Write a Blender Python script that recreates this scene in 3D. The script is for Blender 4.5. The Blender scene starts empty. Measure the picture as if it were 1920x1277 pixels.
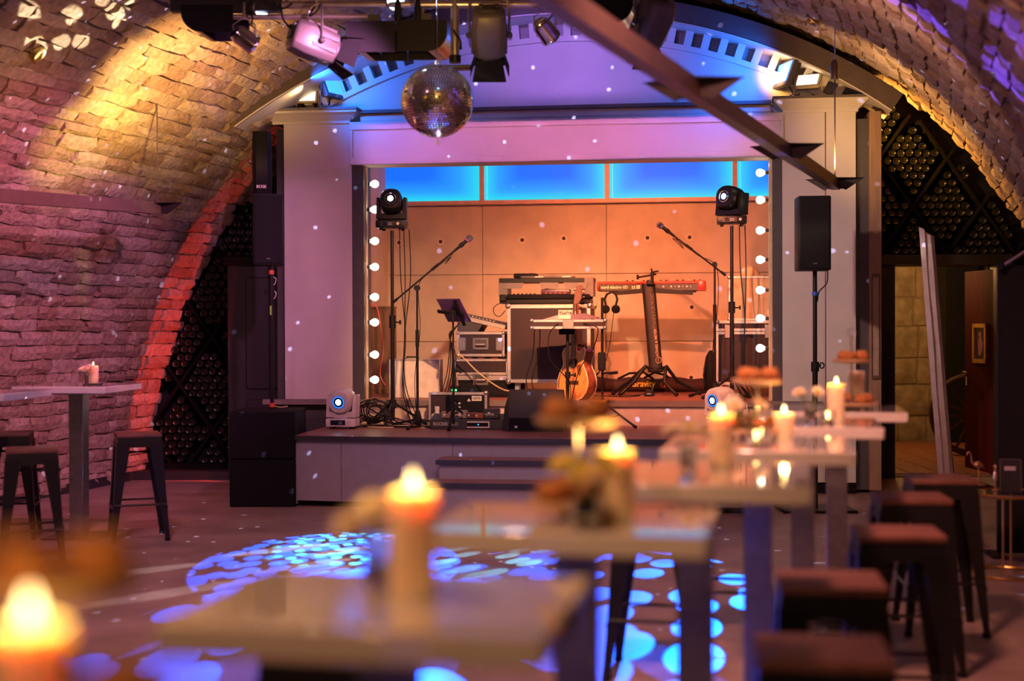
import bpy, bmesh, math, random
from mathutils import Vector, Matrix, Euler, noise
random.seed(7)
rad = math.radians
sc = bpy.context.scene
COL = sc.collection
# ------------------------------------------------------------------ camera
F_PX, HZ = 2667.0, 1.52
cp = math.atan(28.5 / F_PX)
FWD = Vector((0, math.cos(cp), -math.sin(cp)))
UP0 = Vector((0, math.sin(cp), math.cos(cp)))
RT0 = Vector((1, 0, 0))
ROLL = -0.0035
E1 = (RT0 + UP0 * ROLL).normalized()
E2 = (UP0 - RT0 * ROLL).normalized()
CAM = Vector((0, 0, HZ))
cd = bpy.data.cameras.new('camera')
cam = bpy.data.objects.new('camera', cd)
COL.objects.link(cam)
cam.matrix_world = Matrix(((E1.x, E2.x, -FWD.x, 0), (E1.y, E2.y, -FWD.y, 0), (E1.z, E2.z, -FWD.z, HZ), (0, 0, 0, 1)))
cd.sensor_width = 36.0
cd.lens = 36.0 * F_PX / 1920
cd.clip_start, cd.clip_end = 0.05, 200
cd.dof.use_dof = True
cd.dof.focus_distance = 12.6
cd.dof.aperture_fstop = 1.15
sc.camera = cam
# ------------------------------------------------------------------ world, exposure
w = bpy.data.worlds.new('world'); sc.world = w; w.use_nodes = True
w.node_tree.nodes['Background'].inputs[0].default_value = (0.30, 0.16, 0.20, 1)
w.node_tree.nodes['Background'].inputs[1].default_value = 0.05
vs = sc.view_settings
vs.view_transform = 'Standard'; vs.look = 'None'; vs.gamma = 1; vs.use_curve_mapping = False
vs.exposure = 0.12
try:
    cy = sc.cycles
    cy.max_bounces = 6; cy.diffuse_bounces = 3; cy.glossy_bounces = 4; cy.transmission_bounces = 6; cy.transparent_max_bounces = 6
    cy.sample_clamp_indirect = 4.0; cy.caustics_reflective = False; cy.caustics_refractive = False
    cy.use_denoising = True; cy.use_light_tree = True
except Exception:
    pass

def look_at(o, loc, tgt):
    d = (Vector(tgt) - Vector(loc)).normalized()
    o.location = loc
    o.rotation_euler = d.to_track_quat('-Z', 'Y').to_euler()

def spot(name, loc, tgt, col, energy, size, blend=0.3, r=0.05):
    l = bpy.data.lights.new(name, 'SPOT'); l.color = col; l.energy = energy
    l.spot_size = rad(size); l.spot_blend = blend; l.shadow_soft_size = r
    o = bpy.data.objects.new(name, l); COL.objects.link(o); look_at(o, loc, tgt)
    return o
def point(name, loc, col, energy, r=0.05):
    l = bpy.data.lights.new(name, 'POINT'); l.color = col; l.energy = energy; l.shadow_soft_size = r
    o = bpy.data.objects.new(name, l); COL.objects.link(o); o.location = loc
    return o
def area(name, loc, tgt, col, energy, sx, sy):
    l = bpy.data.lights.new(name, 'AREA'); l.shape = 'RECTANGLE'; l.size = sx; l.size_y = sy; l.color = col; l.energy = energy
    o = bpy.data.objects.new(name, l); COL.objects.link(o); look_at(o, loc, tgt)
    return o
def gobo(o, scale, lo, hi, stretch=(1, 1), strength=1.0, seed=0.0, feature='F1', base=0.0, rnd=1.0, rect=None):
    """a metal gobo in the projector: round holes on a dark disc"""
    l = o.data; l.use_nodes = True
    slit = feature == 'SLIT'; shut = feature == 'RECT'; feature = 'F1' if slit or shut else feature
    nt = l.node_tree; n = nt.nodes; n.clear()
    out = n.new('ShaderNodeOutputLight'); em = n.new('ShaderNodeEmission')
    tc = n.new('ShaderNodeTexCoord'); sp = n.new('ShaderNodeSeparateXYZ')
    nt.links.new(tc.outputs['Normal'], sp.inputs[0])
    dx = n.new('ShaderNodeMath'); dx.operation = 'DIVIDE'
    dy = n.new('ShaderNodeMath'); dy.operation = 'DIVIDE'
    nt.links.new(sp.outputs[0], dx.inputs[0]); nt.links.new(sp.outputs[2], dx.inputs[1])
    nt.links.new(sp.outputs[1], dy.inputs[0]); nt.links.new(sp.outputs[2], dy.inputs[1])
    cb = n.new('ShaderNodeCombineXYZ')
    nt.links.new(dx.outputs[0], cb.inputs[0]); nt.links.new(dy.outputs[0], cb.inputs[1])
    mp = n.new('ShaderNodeMapping'); mp.inputs['Scale'].default_value = (stretch[0], stretch[1], 1); mp.inputs['Location'].default_value = (seed, seed * .7, 0)
    nt.links.new(cb.outputs[0], mp.inputs[0])
    if l.type == 'POINT': nt.links.new(tc.outputs['Normal'], mp.inputs[0])
    vo = n.new('ShaderNodeTexVoronoi'); vo.voronoi_dimensions = '3D' if l.type == 'POINT' else '2D'; vo.feature = feature; vo.inputs['Scale'].default_value = scale
    vo.inputs['Randomness'].default_value = rnd
    nt.links.new(mp.outputs[0], vo.inputs['Vector'])
    src = vo.outputs['Distance']
    if slit:
        ab = n.new('ShaderNodeMath'); ab.operation = 'ABSOLUTE'; nt.links.new(dx.outputs[0], ab.inputs[0]); src = ab.outputs[0]
    mr = n.new('ShaderNodeMapRange'); mr.inputs['From Min'].default_value = lo; mr.inputs['From Max'].default_value = hi
    mr.inputs['To Min'].default_value = strength; mr.inputs['To Max'].default_value = base
    nt.links.new(src, mr.inputs['Value'])
    if shut:                                          # four framing shutters: full inside the inner edge, none past the outer
        outs = []
        for src_, i0, i1 in ((dx, rect[0], rect[1]), (dy, rect[2], rect[3])):
            ab = n.new('ShaderNodeMath'); ab.operation = 'ABSOLUTE'; nt.links.new(src_.outputs[0], ab.inputs[0])
            q = n.new('ShaderNodeMapRange'); q.interpolation_type = 'SMOOTHSTEP'; q.inputs['From Min'].default_value = i0; q.inputs['From Max'].default_value = i1
            q.inputs['To Min'].default_value = 1; q.inputs['To Max'].default_value = 0
            nt.links.new(ab.outputs[0], q.inputs['Value']); outs.append(q)
        mu = n.new('ShaderNodeMath'); mu.operation = 'MULTIPLY'; nt.links.new(outs[0].outputs[0], mu.inputs[0]); nt.links.new(outs[1].outputs[0], mu.inputs[1]); mr = mu
    nt.links.new(mr.outputs[0], em.inputs['Strength'])
    nt.links.new(em.outputs[0], out.inputs[0])
    return o
# ------------------------------------------------------------------ pixel to place helpers
def ray(px, py):
    return FWD * F_PX + E1 * (px - 960) - E2 * (py - 638.5)
def at_depth(px, py, D):
    r = ray(px, py); return CAM + r * (D / r.y)
def at_height(px, py, z):
    r = ray(px, py); return CAM + r * ((z - CAM.z) / r.z)
TH = rad(7.6)                                       # the stage is turned a little to the hall
SO = Vector((-2.146, 13.40, 0))
SU = Vector((math.cos(TH), -math.sin(TH), 0)); SN = Vector((math.sin(TH), math.cos(TH), 0))
def W(a, v, z):
    return SO + SU * a + SN * v + Vector((0, 0, z))
def sl(px, py, v):
    r = ray(px, py); t = (v - (CAM - SO).dot(SN)) / r.dot(SN); p = CAM + r * t
    return (p - SO).dot(SU), p.z
def sz(px, py, z):
    p = at_height(px, py, z); return (p - SO).dot(SU), (p - SO).dot(SN)
# ------------------------------------------------------------------ lights
AMB = (1.0, .50, .12); BLU = (.0, .11, 1.0)
L = {}
# suspended beam luminaires throw amber up onto the vault
L['up_left'] = spot('uplight_left', (-2.72, 10.9, 2.62), (-3.75, 11.6, 3.3), (1, 0.68, 0.11), 63, 80, .9)
L['up_left2'] = spot('uplight_left_b', (-3.0, 9.6, 2.6), (-3.3, 10.8, 4.4), (1.0, .45, .12), 16.8, 120, 1)
L['up_mid'] = spot('uplight_mid', (-2.3, 10.5, 2.70), (-2.85, 11.9, 3.9), (1.0, .52, .15), 347.2, 88, 1)
L['up_right'] = spot('uplight_right', (2.55, 11.4, 2.80), (3.9, 12.6, 4.0), (1.0, .52, .16), 102, 110, .9)
L['up_right2'] = spot('uplight_right_b', (1.7, 9.0, 2.80), (2.9, 10.0, 3.9), (1.0, .48, .30), 56, 110, .9)
L['up_top'] = spot('uplight_top', (-.4, 8.3, 3.2), (-1.2, 11.5, 4.8), AMB, 36, 120, 1)  # added for general amber on the vault, away from the beams
L['vault_fill_l'] = spot('vault_fill_left', (-4.6, 3.0, 2.6), (-6.0, 2.6, 4.0), AMB, 170, 130, 1)  # unseen, added to brighten the vault that the mirror ball reflects
L['vault_fill_r'] = spot('vault_fill_right', (-1.0, 1.2, 2.7), (-.6, .2, 4.4), AMB, 130, 130, 1)  # unseen too, added for the ball's reflections and ambience
# added room and front fill from unseen lamps, soft and warm
L['fill_l'] = spot('room_fill_left', (-2.2, 6.5, 4.3), (-2.4, 9.5, 0), (1.0, .42, .62), 400, 92, 1, .2)
L['fill_r'] = spot('room_fill_right', (.5, 4.6, 3.4), (1.4, 6.6, 0), (1.0, .36, .27), 449.3, 120, 1, .2)
L['fill_tables'] = spot('room_fill_tables', (-1.5, 2.4, 3.8), (.3, 4.0, 1.0), (1.0, .46, .24), 290.6, 110, 1, .2)
L['fill_back'] = spot('room_fill_back', (-1.3, -.9, 3.2), (.2, 3.6, 1.0), (1.0, .46, .22), 130, 100, 1, .2)
L['front_l'] = spot('front_fill_left', (1.0, 8.4, 3.3), (-1.8, 13.2, 1.7), (1, 0.28, 0.38), 259.7, 36, 1, .08)
L['front_r'] = spot('front_fill_right', (-.3, 8.3, 3.3), (2.75, 12.8, 1.7), (1.0, .58, .46), 612, 42, 1, .08)
L['front_m'] = spot('front_fill_middle', (.4, 8.6, 3.4), (.2, 12.2, .3), (0.6, 0.5, 0.9), 140, 46, 1, .08)
L['pin_l'] = spot('pin_spot_left', (-2.6, 8.4, 3.9), (-.48, 9.6, 3.1), (1.0, .75, .45), 1540, 9, .5, .05)
L['pin_r'] = spot('pin_spot_right', (1.1, 8.4, 3.7), (-.48, 9.6, 3.1), (1.0, .80, .55), 720, 9, .5, .05)
L['pin_b'] = spot('pin_spot_blue', (-.3, 7.4, 4.2), (-.48, 9.6, 3.1), (.1, .3, 1.0), 500, 9, .5, .05)
# coloured wash on the brick wall at the left
L['wash_left'] = spot('wash_left', (-1.95, 9.35, 3.3), (-4.25, 11.2, 1.2), (1, 0.21, 0.36), 274.1, 84, .9)
L['wash_left_b'] = spot('wash_left_violet', (-.6, 8.6, 3.5), (-3.5, 12.9, 2.0), (0.85, 0.28, 0.62), 552.5, 52, .9)
# stage key and fill
L['key'] = gobo(spot('stage_key', (.92, 10.05, 3.22), (1.30, 15.3, .62), (1.0, .225, .075), 1254, 100, .1, .03), 1, 0, 0, feature='RECT', rect=(.22, .40, .12, .42))
L['key2'] = gobo(spot('stage_key_left', (-.1, 10.05, 3.18), (-.28, 15.3, .62), (1, 0.46, 0.2), 937.5, 100, .1, .03), 1, 0, 0, feature='RECT', rect=(.20, .40, .12, .42))
L['redfill'] = area('stage_red_fill', tuple(W(3.3, .5, 3.0)), tuple(W(2.8, 2.4, 1.6)), (1.0, .22, .06), 69, .8, .3)
# profile spots framed by shutters onto the header
L['header'] = gobo(spot('header_pink', (.2, 9.98, 3.42), (.50, 13.05, 3.21), (1, 0.27, 0.52), 309.1, 90, .05, .01), 1, .0, .0, feature='RECT', rect=(.56, .66, .056, .062))
L['header_b'] = gobo(spot('header_violet', (.7, 9.98, 3.42), (1.75, 12.90, 3.21), (.35, .16, 1.0), 45.5, 60, .05, .01), 1, .0, .0, feature='RECT', rect=(.05, .42, .056, .064))
L['header_c'] = gobo(spot('header_violet_left', (-.4, 9.98, 3.42), (-1.20, 13.25, 3.21), (1, 0.12, 0.8), 58.5, 60, .05, .01), 1, .0, .0, feature='RECT', rect=(.02, .30, .050, .064))
# tympanum floods
L['tymp_l'] = spot('flood_blue_left', tuple(W(.42, -.46, 3.74)), tuple(W(1.7, .1, 3.90)), (0, 0.17, 1), 63.25, 158, .9)
L['tymp_r'] = spot('flood_blue_right', tuple(W(4.52, -.40, 3.74)), tuple(W(3.3, .1, 3.92)), (0, 0.15, 1), 63.25, 158, .9)
L['tymp_m'] = gobo(spot('tympanum_violet', (.3, 9.98, 3.6), (.45, 13.1, 4.05), (0.48, 0.22, 1), 367.2, 66, .9), 1, 0, 0, feature='RECT', rect=(.0, .52, .10, .19))
L['flood_wl'] = spot('flood_amber_left', tuple(W(.26, -.30, 3.70)), tuple(W(-.15, -.40, 3.80)), (1.0, .62, .26), 26, 165, .9)
L['flood_wr'] = spot('flood_amber_right', tuple(W(4.50, -.13, 3.70)), tuple(W(4.75, .16, 3.85)), (1.0, .48, .10), 12, 140, .8)
# red lamp beside the stage with framing shutters, onto the last ring of the vault
L['red_l'] = gobo(spot('red_back_left', tuple(W(-.35, .32, .95)), (-3.5, 14.157, 1.30), (1.0, .05, .02), 59.4, 172, .1, .01), 1, .235, .25, feature='SLIT')
L['red_r'] = spot('red_back_right', (3.3, 13.6, 3.2), (4.2, 13.4, 3.6), (1.0, .40, .06), 126, 140, .5, .05)
# corridor lamp
L['corr'] = point('corridor_lamp', (4.3, 16.6, 2.35), (1.0, .48, .15), 63, .1)
L['doorred'] = spot('door_red', (4.0, 14.4, 2.4), (4.75, 14.4, 1.9), (1.0, .06, .12), 40, 70, .8)
# moving heads with gobos
L['g1'] = gobo(spot('gobo_left', tuple(W(1.0, -.6, 2.62)), (-1.18, 9.35, 0), (.0, .085, 1.0), 6500, 22, .03, .004), 33, .44, .50, seed=3)
L['g1w'] = gobo(spot('gobo_left_white', tuple(W(1.0, -.62, 2.60)), (-1.15, 9.8, 0), (.05, .70, .80), 3600, 17, .6, .004), 33, .27, .31, seed=3)
L['g1c'] = gobo(spot('gobo_left_large', tuple(W(1.0, -.64, 2.58)), (-.7, 6.3, 0), (.0, .085, 1.0), 9000, 25, .03, .004), 20, .36, .40, seed=11)
L['g2'] = gobo(spot('gobo_right', tuple(W(4.0, -.6, 2.62)), (-.15, 9.4, 0), (.16, .62, 1.0), 4200, 14, .05, .004), 26, .33, .38, stretch=(1, .75), seed=8)
L['g2b'] = gobo(spot('gobo_right_blue', tuple(W(4.0, -.62, 2.60)), (.2, 8.0, 0), (.0, .085, 1.0), 8000, 28, .02, .004), 18, .38, .42, seed=5)
L['g3'] = gobo(spot('gobo_low', tuple(W(3.95, -.75, .98)), (-3.1, 8.0, 0), (.9, .8, .85), 3300, 22, .1, .004), 15, .25, .33, seed=2)
L['g4'] = gobo(spot('gobo_ceiling', tuple(W(.75, -1.05, .98)), (-3.1, 9.7, 3.75), (1.0, .85, .60), 2600, 17, .1, .004), 14, .22, .28, seed=6)
L['g5'] = gobo(spot('gobo_right_vault', tuple(W(.75, -1.0, .98)), (2.4, 7.6, 3.1), (.14, .06, 1.0), 4500, 26, .1, .004), 12, .33, .37, seed=1)
# unseen lamp added below the mirror ball, stands in for its scattered dots
L['ball'] = gobo(point('ball_dot_lamp', (-.47, 9.55, 2.62), (.55, .55, 1.0), 1200, .004), 22, .09, .12, seed=4)
# ------------------------------------------------------------------ materials
MT = {}
def mat(name, col, rough=0.5, metal=0.0, var=0.12, bump=0.0, scale=12.0, emit=None, estr=0.0, spec=None, coat=0.0, trans=0.0, sss=0.0, col2=None):
    if name in MT: return MT[name]
    m = bpy.data.materials.new(name); m.use_nodes = True; MT[name] = m
    nt = m.node_tree; n = nt.nodes; b = n['Principled BSDF']
    tc = n.new('ShaderNodeTexCoord'); nz = n.new('ShaderNodeTexNoise')
    nz.inputs['Scale'].default_value = scale; nz.inputs['Detail'].default_value = 4
    nt.links.new(tc.outputs['Object'], nz.inputs['Vector'])
    cr = n.new('ShaderNodeValToRGB')
    c2 = col2 or tuple(min(1, c * (1 + var)) for c in col[:3])
    c1 = tuple(c * (1 - var) for c in col[:3])
    cr.color_ramp.elements[0].position = .3; cr.color_ramp.elements[1].position = .7
    cr.color_ramp.elements[0].color = (*c1, 1); cr.color_ramp.elements[1].color = (*c2, 1)
    nt.links.new(nz.outputs['Fac'], cr.inputs[0]); nt.links.new(cr.outputs[0], b.inputs['Base Color'])
    b.inputs['Roughness'].default_value = rough; b.inputs['Metallic'].default_value = metal
    if spec is not None: b.inputs['Specular IOR Level'].default_value = spec
    if coat: b.inputs['Coat Weight'].default_value = coat; b.inputs['Coat Roughness'].default_value = .04
    if trans: b.inputs['Transmission Weight'].default_value = trans
    if sss:
        b.inputs['Subsurface Weight'].default_value = sss; b.inputs['Subsurface Radius'].default_value = (.028, .015, .005); b.inputs['Subsurface Scale'].default_value = 1.0
    if bump:
        bp = n.new('ShaderNodeBump'); bp.inputs['Strength'].default_value = bump; bp.inputs['Distance'].default_value = .02
        nt.links.new(nz.outputs['Fac'], bp.inputs['Height']); nt.links.new(bp.outputs[0], b.inputs['Normal'])
    if emit:
        b.inputs['Emission Color'].default_value = (*emit, 1); b.inputs['Emission Strength'].default_value = estr
    return m
def wood(name, c1, c2, rough=.45, sc_=(2, 14, 14), coat=0.0):
    if name in MT: return MT[name]
    m = mat(name, c1, rough, coat=coat); n = m.node_tree.nodes; nt = m.node_tree
    mp = n.new('ShaderNodeMapping'); mp.inputs['Scale'].default_value = sc_
    nz = [x for x in n if x.type == 'TEX_NOISE'][0]; tc = [x for x in n if x.type == 'TEX_COORD'][0]
    nt.links.new(tc.outputs['Object'], mp.inputs[0]); nt.links.new(mp.outputs[0], nz.inputs['Vector'])
    nz.inputs['Scale'].default_value = 3; nz.inputs['Detail'].default_value = 8
    cr = [x for x in n if x.type == 'VALTORGB'][0]
    cr.color_ramp.elements[0].color = (*c1, 1); cr.color_ramp.elements[1].color = (*c2, 1)
    return m
BLACK = mat('black_metal', (.008, .008, .010), .38, .0, spec=.25)
MATTE = mat('matte_black', (.006, .006, .008), .75, spec=.15)
RUBBER = mat('black_rubber', (.007, .007, .008), .6, spec=.2)
STEEL = mat('brushed_steel', (.50, .49, .48), .32, .95, scale=30)
CHROME = mat('chrome', (.75, .75, .76), .12, 1.0)
ALU = mat('aluminium_edge', (.62, .60, .58), .35, .75, scale=20)
WHITE = mat('white_laminate', (.74, .72, .69), .07, coat=1.0, var=.03, spec=.8)
WPAINT = mat('stage_white_paint', (.56, .53, .51), .55, var=.06, scale=3)
DGREY = mat('dark_grey_paint', (.055, .052, .062), .55, var=.1)
GLASS = mat('clear_glass', (.95, .97, .97), .03, trans=1.0, var=.01)
# ------------------------------------------------------------------ mesh builder
class MB:
    def __init__(s): s.v = []; s.f = []
    def add(s, vs_, fs):
        o = len(s.v); s.v += [Vector(p) for p in vs_]; s.f += [tuple(i + o for i in f) for f in fs]; return s
    def box(s, c, d, m=None):
        x, y, z = (k / 2 for k in d); P = [Vector((i * x, j * y, k * z)) for i in (-1, 1) for j in (-1, 1) for k in (-1, 1)]
        if m is not None: P = [m @ p for p in P]
        c = Vector(c)
        return s.add([p + c for p in P], [(0, 1, 3, 2), (4, 6, 7, 5), (0, 4, 5, 1), (2, 3, 7, 6), (0, 2, 6, 4), (1, 5, 7, 3)])
    def box2(s, lo, hi):
        return s.box([(a + b) / 2 for a, b in zip(lo, hi)], [abs(b - a) for a, b in zip(lo, hi)])
    def loft(s, rings, cap=True, closed=True):
        o = len(s.v); k = len(rings[0])
        for r in rings: s.v += [Vector(p) for p in r]
        for i in range(len(rings) - 1):
            for j in range(k if closed else k - 1):
                a = o + i * k + j; b = o + i * k + (j + 1) % k
                s.f.append((a, b, b + k, a + k))
        if cap and closed:
            s.f.append(tuple(o + j for j in range(k))[::-1]); s.f.append(tuple(o + (len(rings) - 1) * k + j for j in range(k)))
        return s
    def cyl(s, p0, p1, r0, r1=None, n=12, cap=True):
        p0, p1 = Vector(p0), Vector(p1); r1 = r0 if r1 is None else r1
        q = (p1 - p0).to_track_quat('Z', 'Y'); R = []
        for p, r in ((p0, r0), (p1, r1)):
            R.append([p + q @ Vector((math.cos(2 * math.pi * i / n) * r, math.sin(2 * math.pi * i / n) * r, 0)) for i in range(n)])
        return s.loft(R, cap)
    def tube(s, pts, r, n=6, cap=True, closed=False):
        pts = [Vector(p) for p in pts]; R = []; N = len(pts); ref = None
        for i, p in enumerate(pts):
            a = pts[(i - 1) % N] if (closed or i > 0) else p; b = pts[(i + 1) % N] if (closed or i < N - 1) else p
            t = (b - a).normalized()
            if ref is None:
                ref = t.orthogonal().normalized()
            ref = (ref - t * ref.dot(t)).normalized(); bi = t.cross(ref)
            rr = r[i] if isinstance(r, (list, tuple)) else r
            R.append([p + (ref * math.cos(2 * math.pi * k / n) + bi * math.sin(2 * math.pi * k / n)) * rr for k in range(n)])
        if closed: R.append(R[0]); cap = False
        return s.loft(R, cap)
    def lathe(s, prof, n=20, o=(0, 0, 0), m=None):
        o = Vector(o); R = []
        for r, z in prof:
            P = [Vector((math.cos(2 * math.pi * i / n) * max(r, 1e-4), math.sin(2 * math.pi * i / n) * max(r, 1e-4), z)) for i in range(n)]
            R.append([o + (m @ p if m is not None else p) for p in P])
        return s.loft(R)
    def prism(s, poly, ext):
        ext = Vector(ext); n = len(poly); P = [Vector(p) for p in poly]
        return s.add(P + [p + ext for p in P], [tuple(range(n))[::-1], tuple(range(n, 2 * n))] + [(i, (i + 1) % n, n + (i + 1) % n, n + i) for i in range(n)])
    def sphere(s, c, r, nu=14, nv=8, sx=(1, 1, 1)):
        c = Vector(c); R = []
        for j in range(nv + 1):
            t = math.pi * j / nv; rr = max(math.sin(t), 1e-3)
            R.append([c + Vector((math.cos(2 * math.pi * i / nu) * rr * sx[0], math.sin(2 * math.pi * i / nu) * rr * sx[1], -math.cos(t) * sx[2])) * r for i in range(nu)])
        return s.loft(R)
    def xf(s, m, start=0):
        s.v[start:] = [m @ p for p in s.v[start:]]; return s
    def build(s, name, m, parent=None, bevel=0, ang=38, segs=1):
        me = bpy.data.meshes.new(name); me.from_pydata(s.v, [], s.f)
        bm = bmesh.new(); bm.from_mesh(me)
        bmesh.ops.recalc_face_normals(bm, faces=bm.faces)
        if bevel:
            es = [e for e in bm.edges if len(e.link_faces) == 2 and e.calc_face_angle(0) > rad(28)]
            bmesh.ops.bevel(bm, geom=es, offset=bevel, segments=segs, affect='EDGES', profile=.6, clamp_overlap=True)
        bm.to_mesh(me); bm.free()
        me.polygons.foreach_set('use_smooth', [True] * len(me.polygons))
        me.set_sharp_from_angle(angle=rad(ang))
        me.materials.append(m)
        o = bpy.data.objects.new(name, me); COL.objects.link(o)
        if parent is not None: o.parent = parent
        return o
def thing(name, label, cat, loc=(0, 0, 0), rotz=0.0, group=None):
    o = bpy.data.objects.new(name, None); COL.objects.link(o); o.empty_display_size = .1
    o.location = loc; o.rotation_euler = (0, 0, rotz); o['label'] = label; o['category'] = cat
    if group: o['group'] = group
    return o
def sthing(name, label, cat, a, v, z, rot=0.0, group=None):
    return thing(name, label, cat, W(a, v, z), -TH + rot, group)
def tag(o, label, cat, group=None):
    o['label'] = label; o['category'] = cat
    if group: o['group'] = group
    return o
def struct(o): o['kind'] = 'structure'; return o
def stuff(o): o['kind'] = 'stuff'; return o
def dup(root, loc, rotz, label, group=None):
    r = root.copy(); COL.objects.link(r); r.location = loc; r.rotation_euler = (0, 0, rotz); r['label'] = label
    if group: r['group'] = group
    for ch in list(root.children):
        c = ch.copy(); COL.objects.link(c); c.parent = r
        for g in ch.children:
            d = g.copy(); COL.objects.link(d); d.parent = c
    return r
def text(name, s, size, m, parent, mtx, ext=.001, align='LEFT', bold=0.0, sx=1.0):
    cu = bpy.data.curves.new('t', 'FONT'); cu.body = s; cu.size = size; cu.extrude = ext; cu.align_x = align; cu.offset = bold; cu.resolution_u = 3
    o = bpy.data.objects.new('t', cu); COL.objects.link(o)
    bpy.context.view_layer.update()
    me = bpy.data.meshes.new_from_object(o.evaluated_get(bpy.context.evaluated_depsgraph_get()))
    bpy.data.objects.remove(o)
    me.name = name; me.transform(mtx @ Matrix.Diagonal((sx, 1, 1, 1)))
    me.materials.clear(); me.materials.append(m)
    q = bpy.data.objects.new(name, me); COL.objects.link(q); q.parent = parent
    return q
FACE = Matrix.Rotation(rad(90), 4, 'X')              # lettering that faces -Y
def T(x, y, z): return Matrix.Translation((x, y, z))
def wire(name, pts, r, m, parent=None, n=6, sub=6):
    """smooth Catmull-Rom cable"""
    P = [Vector(p) for p in pts]; Q = []
    for i in range(len(P) - 1):
        a, b, c, d = P[max(i - 1, 0)], P[i], P[i + 1], P[min(i + 2, len(P) - 1)]
        for k in range(sub):
            t = k / sub
            Q.append(.5 * ((2 * b) + (c - a) * t + (2 * a - 5 * b + 4 * c - d) * t * t + (3 * b - a - 3 * c + d) * t ** 3))
    Q.append(P[-1])
    return MB().tube(Q, r, n).build(name, m, parent)
# ================================================================== HALL: floor, vault, end wall
AX = 0.315                                           # the hall runs this far to the right per metre of depth
def end_y(x): return 14.14 - 0.0432 * x
VH, VAL, VAR, VX0 = 4.60, 4.78, 4.60, 1.10
def prof(phi):
    c = -math.cos(phi); a = VAL if c < 0 else VAR
    return VX0 + a * c, VH * math.sin(phi)
NS = 600; ARC = [0.0]; px0 = prof(0)
for i in range(1, NS + 1):
    p = prof(math.pi * i / NS); ARC.append(ARC[-1] + math.hypot(p[0] - px0[0], p[1] - px0[1])); px0 = p
def phi_of(s):
    lo, hi = 0, NS
    while hi - lo > 1:
        m_ = (lo + hi) // 2
        if ARC[m_] < s: lo = m_
        else: hi = m_
    return math.pi * (lo + (s - ARC[lo]) / max(1e-9, ARC[hi] - ARC[lo])) / NS
TAX = Vector((AX, 1, 0)).normalized()
def vault(phi, d, off=0.0):
    x, z = prof(phi); y = end_y(x)
    e = 1e-3; x2, z2 = prof(phi + e); c = Vector((x2 - x, 0, z2 - z)).normalized()
    c = (c - TAX * c.dot(TAX)).normalized(); n = TAX.cross(c)
    p = Vector((x - AX * d, y - d, z))
    if n.dot(Vector((VX0 - AX * d, y - d, 1.5)) - p) < 0: n = -n
    u = .055 * noise.noise(Vector((p.x * .9, p.y * .55, p.z * .9))) + .03 * noise.noise(p * 1.9)
    if phi > 1.9 and d < .7: u -= .09  # end band stepped back, shaped so the amber light leaves it in shade
    return p + n * (off + u), c, n
floor = MB().box2((-9, -3, -.2), (9, 20, 0))
floor_m = mat('floor_stone', (.30, .22, .19), .42, var=.28, bump=.25, scale=2.2)
struct(floor.build('floor', floor_m))
# vault mortar bed
VM = mat('vault_mortar', (.30, .24, .19), .95, bump=.4, scale=14)
ceil = MB(); nu, nd = 90, 120
for i in range(nu + 1):
    for j in range(nd + 1):
        ceil.v.append(vault(math.pi * i / nu, 17.5 * j / nd, -.012)[0])
for i in range(nu):
    for j in range(nd):
        a = i * (nd + 1) + j; ceil.f.append((a, a + 1, a + nd + 2, a + nd + 1))
ceiling = struct(ceil.build('ceiling', VM))
# bricks
BR = bpy.data.materials.new('vault_brick'); BR.use_nodes = True; MT['vault_brick'] = BR
_n = BR.node_tree.nodes; _l = BR.node_tree.links; _b = _n['Principled BSDF']
_at = _n.new('ShaderNodeAttribute'); _at.attribute_name = 'tint'
_cr = _n.new('ShaderNodeValToRGB')
for i_, (p_, c_) in enumerate(((0, (.30, .20, .14)), (.35, (.37, .27, .19)), (.7, (.42, .32, .23)), (1, (.48, .39, .30)))):
    e_ = _cr.color_ramp.elements[i_] if i_ < 2 else _cr.color_ramp.elements.new(p_)
    e_.position = p_; e_.color = (*c_, 1)
_l.new(_at.outputs['Fac'], _cr.inputs[0])
_ge = _n.new('ShaderNodeNewGeometry'); _nz = _n.new('ShaderNodeTexNoise'); _nz.inputs['Scale'].default_value = 22; _nz.inputs['Detail'].default_value = 6
_l.new(_ge.outputs['Position'], _nz.inputs['Vector'])
_mx = _n.new('ShaderNodeMix'); _mx.data_type = 'RGBA'; _mx.blend_type = 'MULTIPLY'; _mx.inputs[0].default_value = .55
_r2 = _n.new('ShaderNodeValToRGB'); _r2.color_ramp.elements[0].position = .35; _r2.color_ramp.elements[0].color = (.45, .42, .4, 1); _r2.color_ramp.elements[1].position = .62
_l.new(_nz.outputs['Fac'], _r2.inputs[0]); _l.new(_cr.outputs[0], _mx.inputs[6]); _l.new(_r2.outputs[0], _mx.inputs[7]); _l.new(_mx.outputs[2], _b.inputs['Base Color'])
_b.inputs['Roughness'].default_value = .92
_bp = _n.new('ShaderNodeBump'); _bp.inputs['Strength'].default_value = .8; _bp.inputs['Distance'].default_value = .03
_l.new(_nz.outputs['Fac'], _bp.inputs['Height']); _l.new(_bp.outputs[0], _b.inputs['Normal'])
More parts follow.
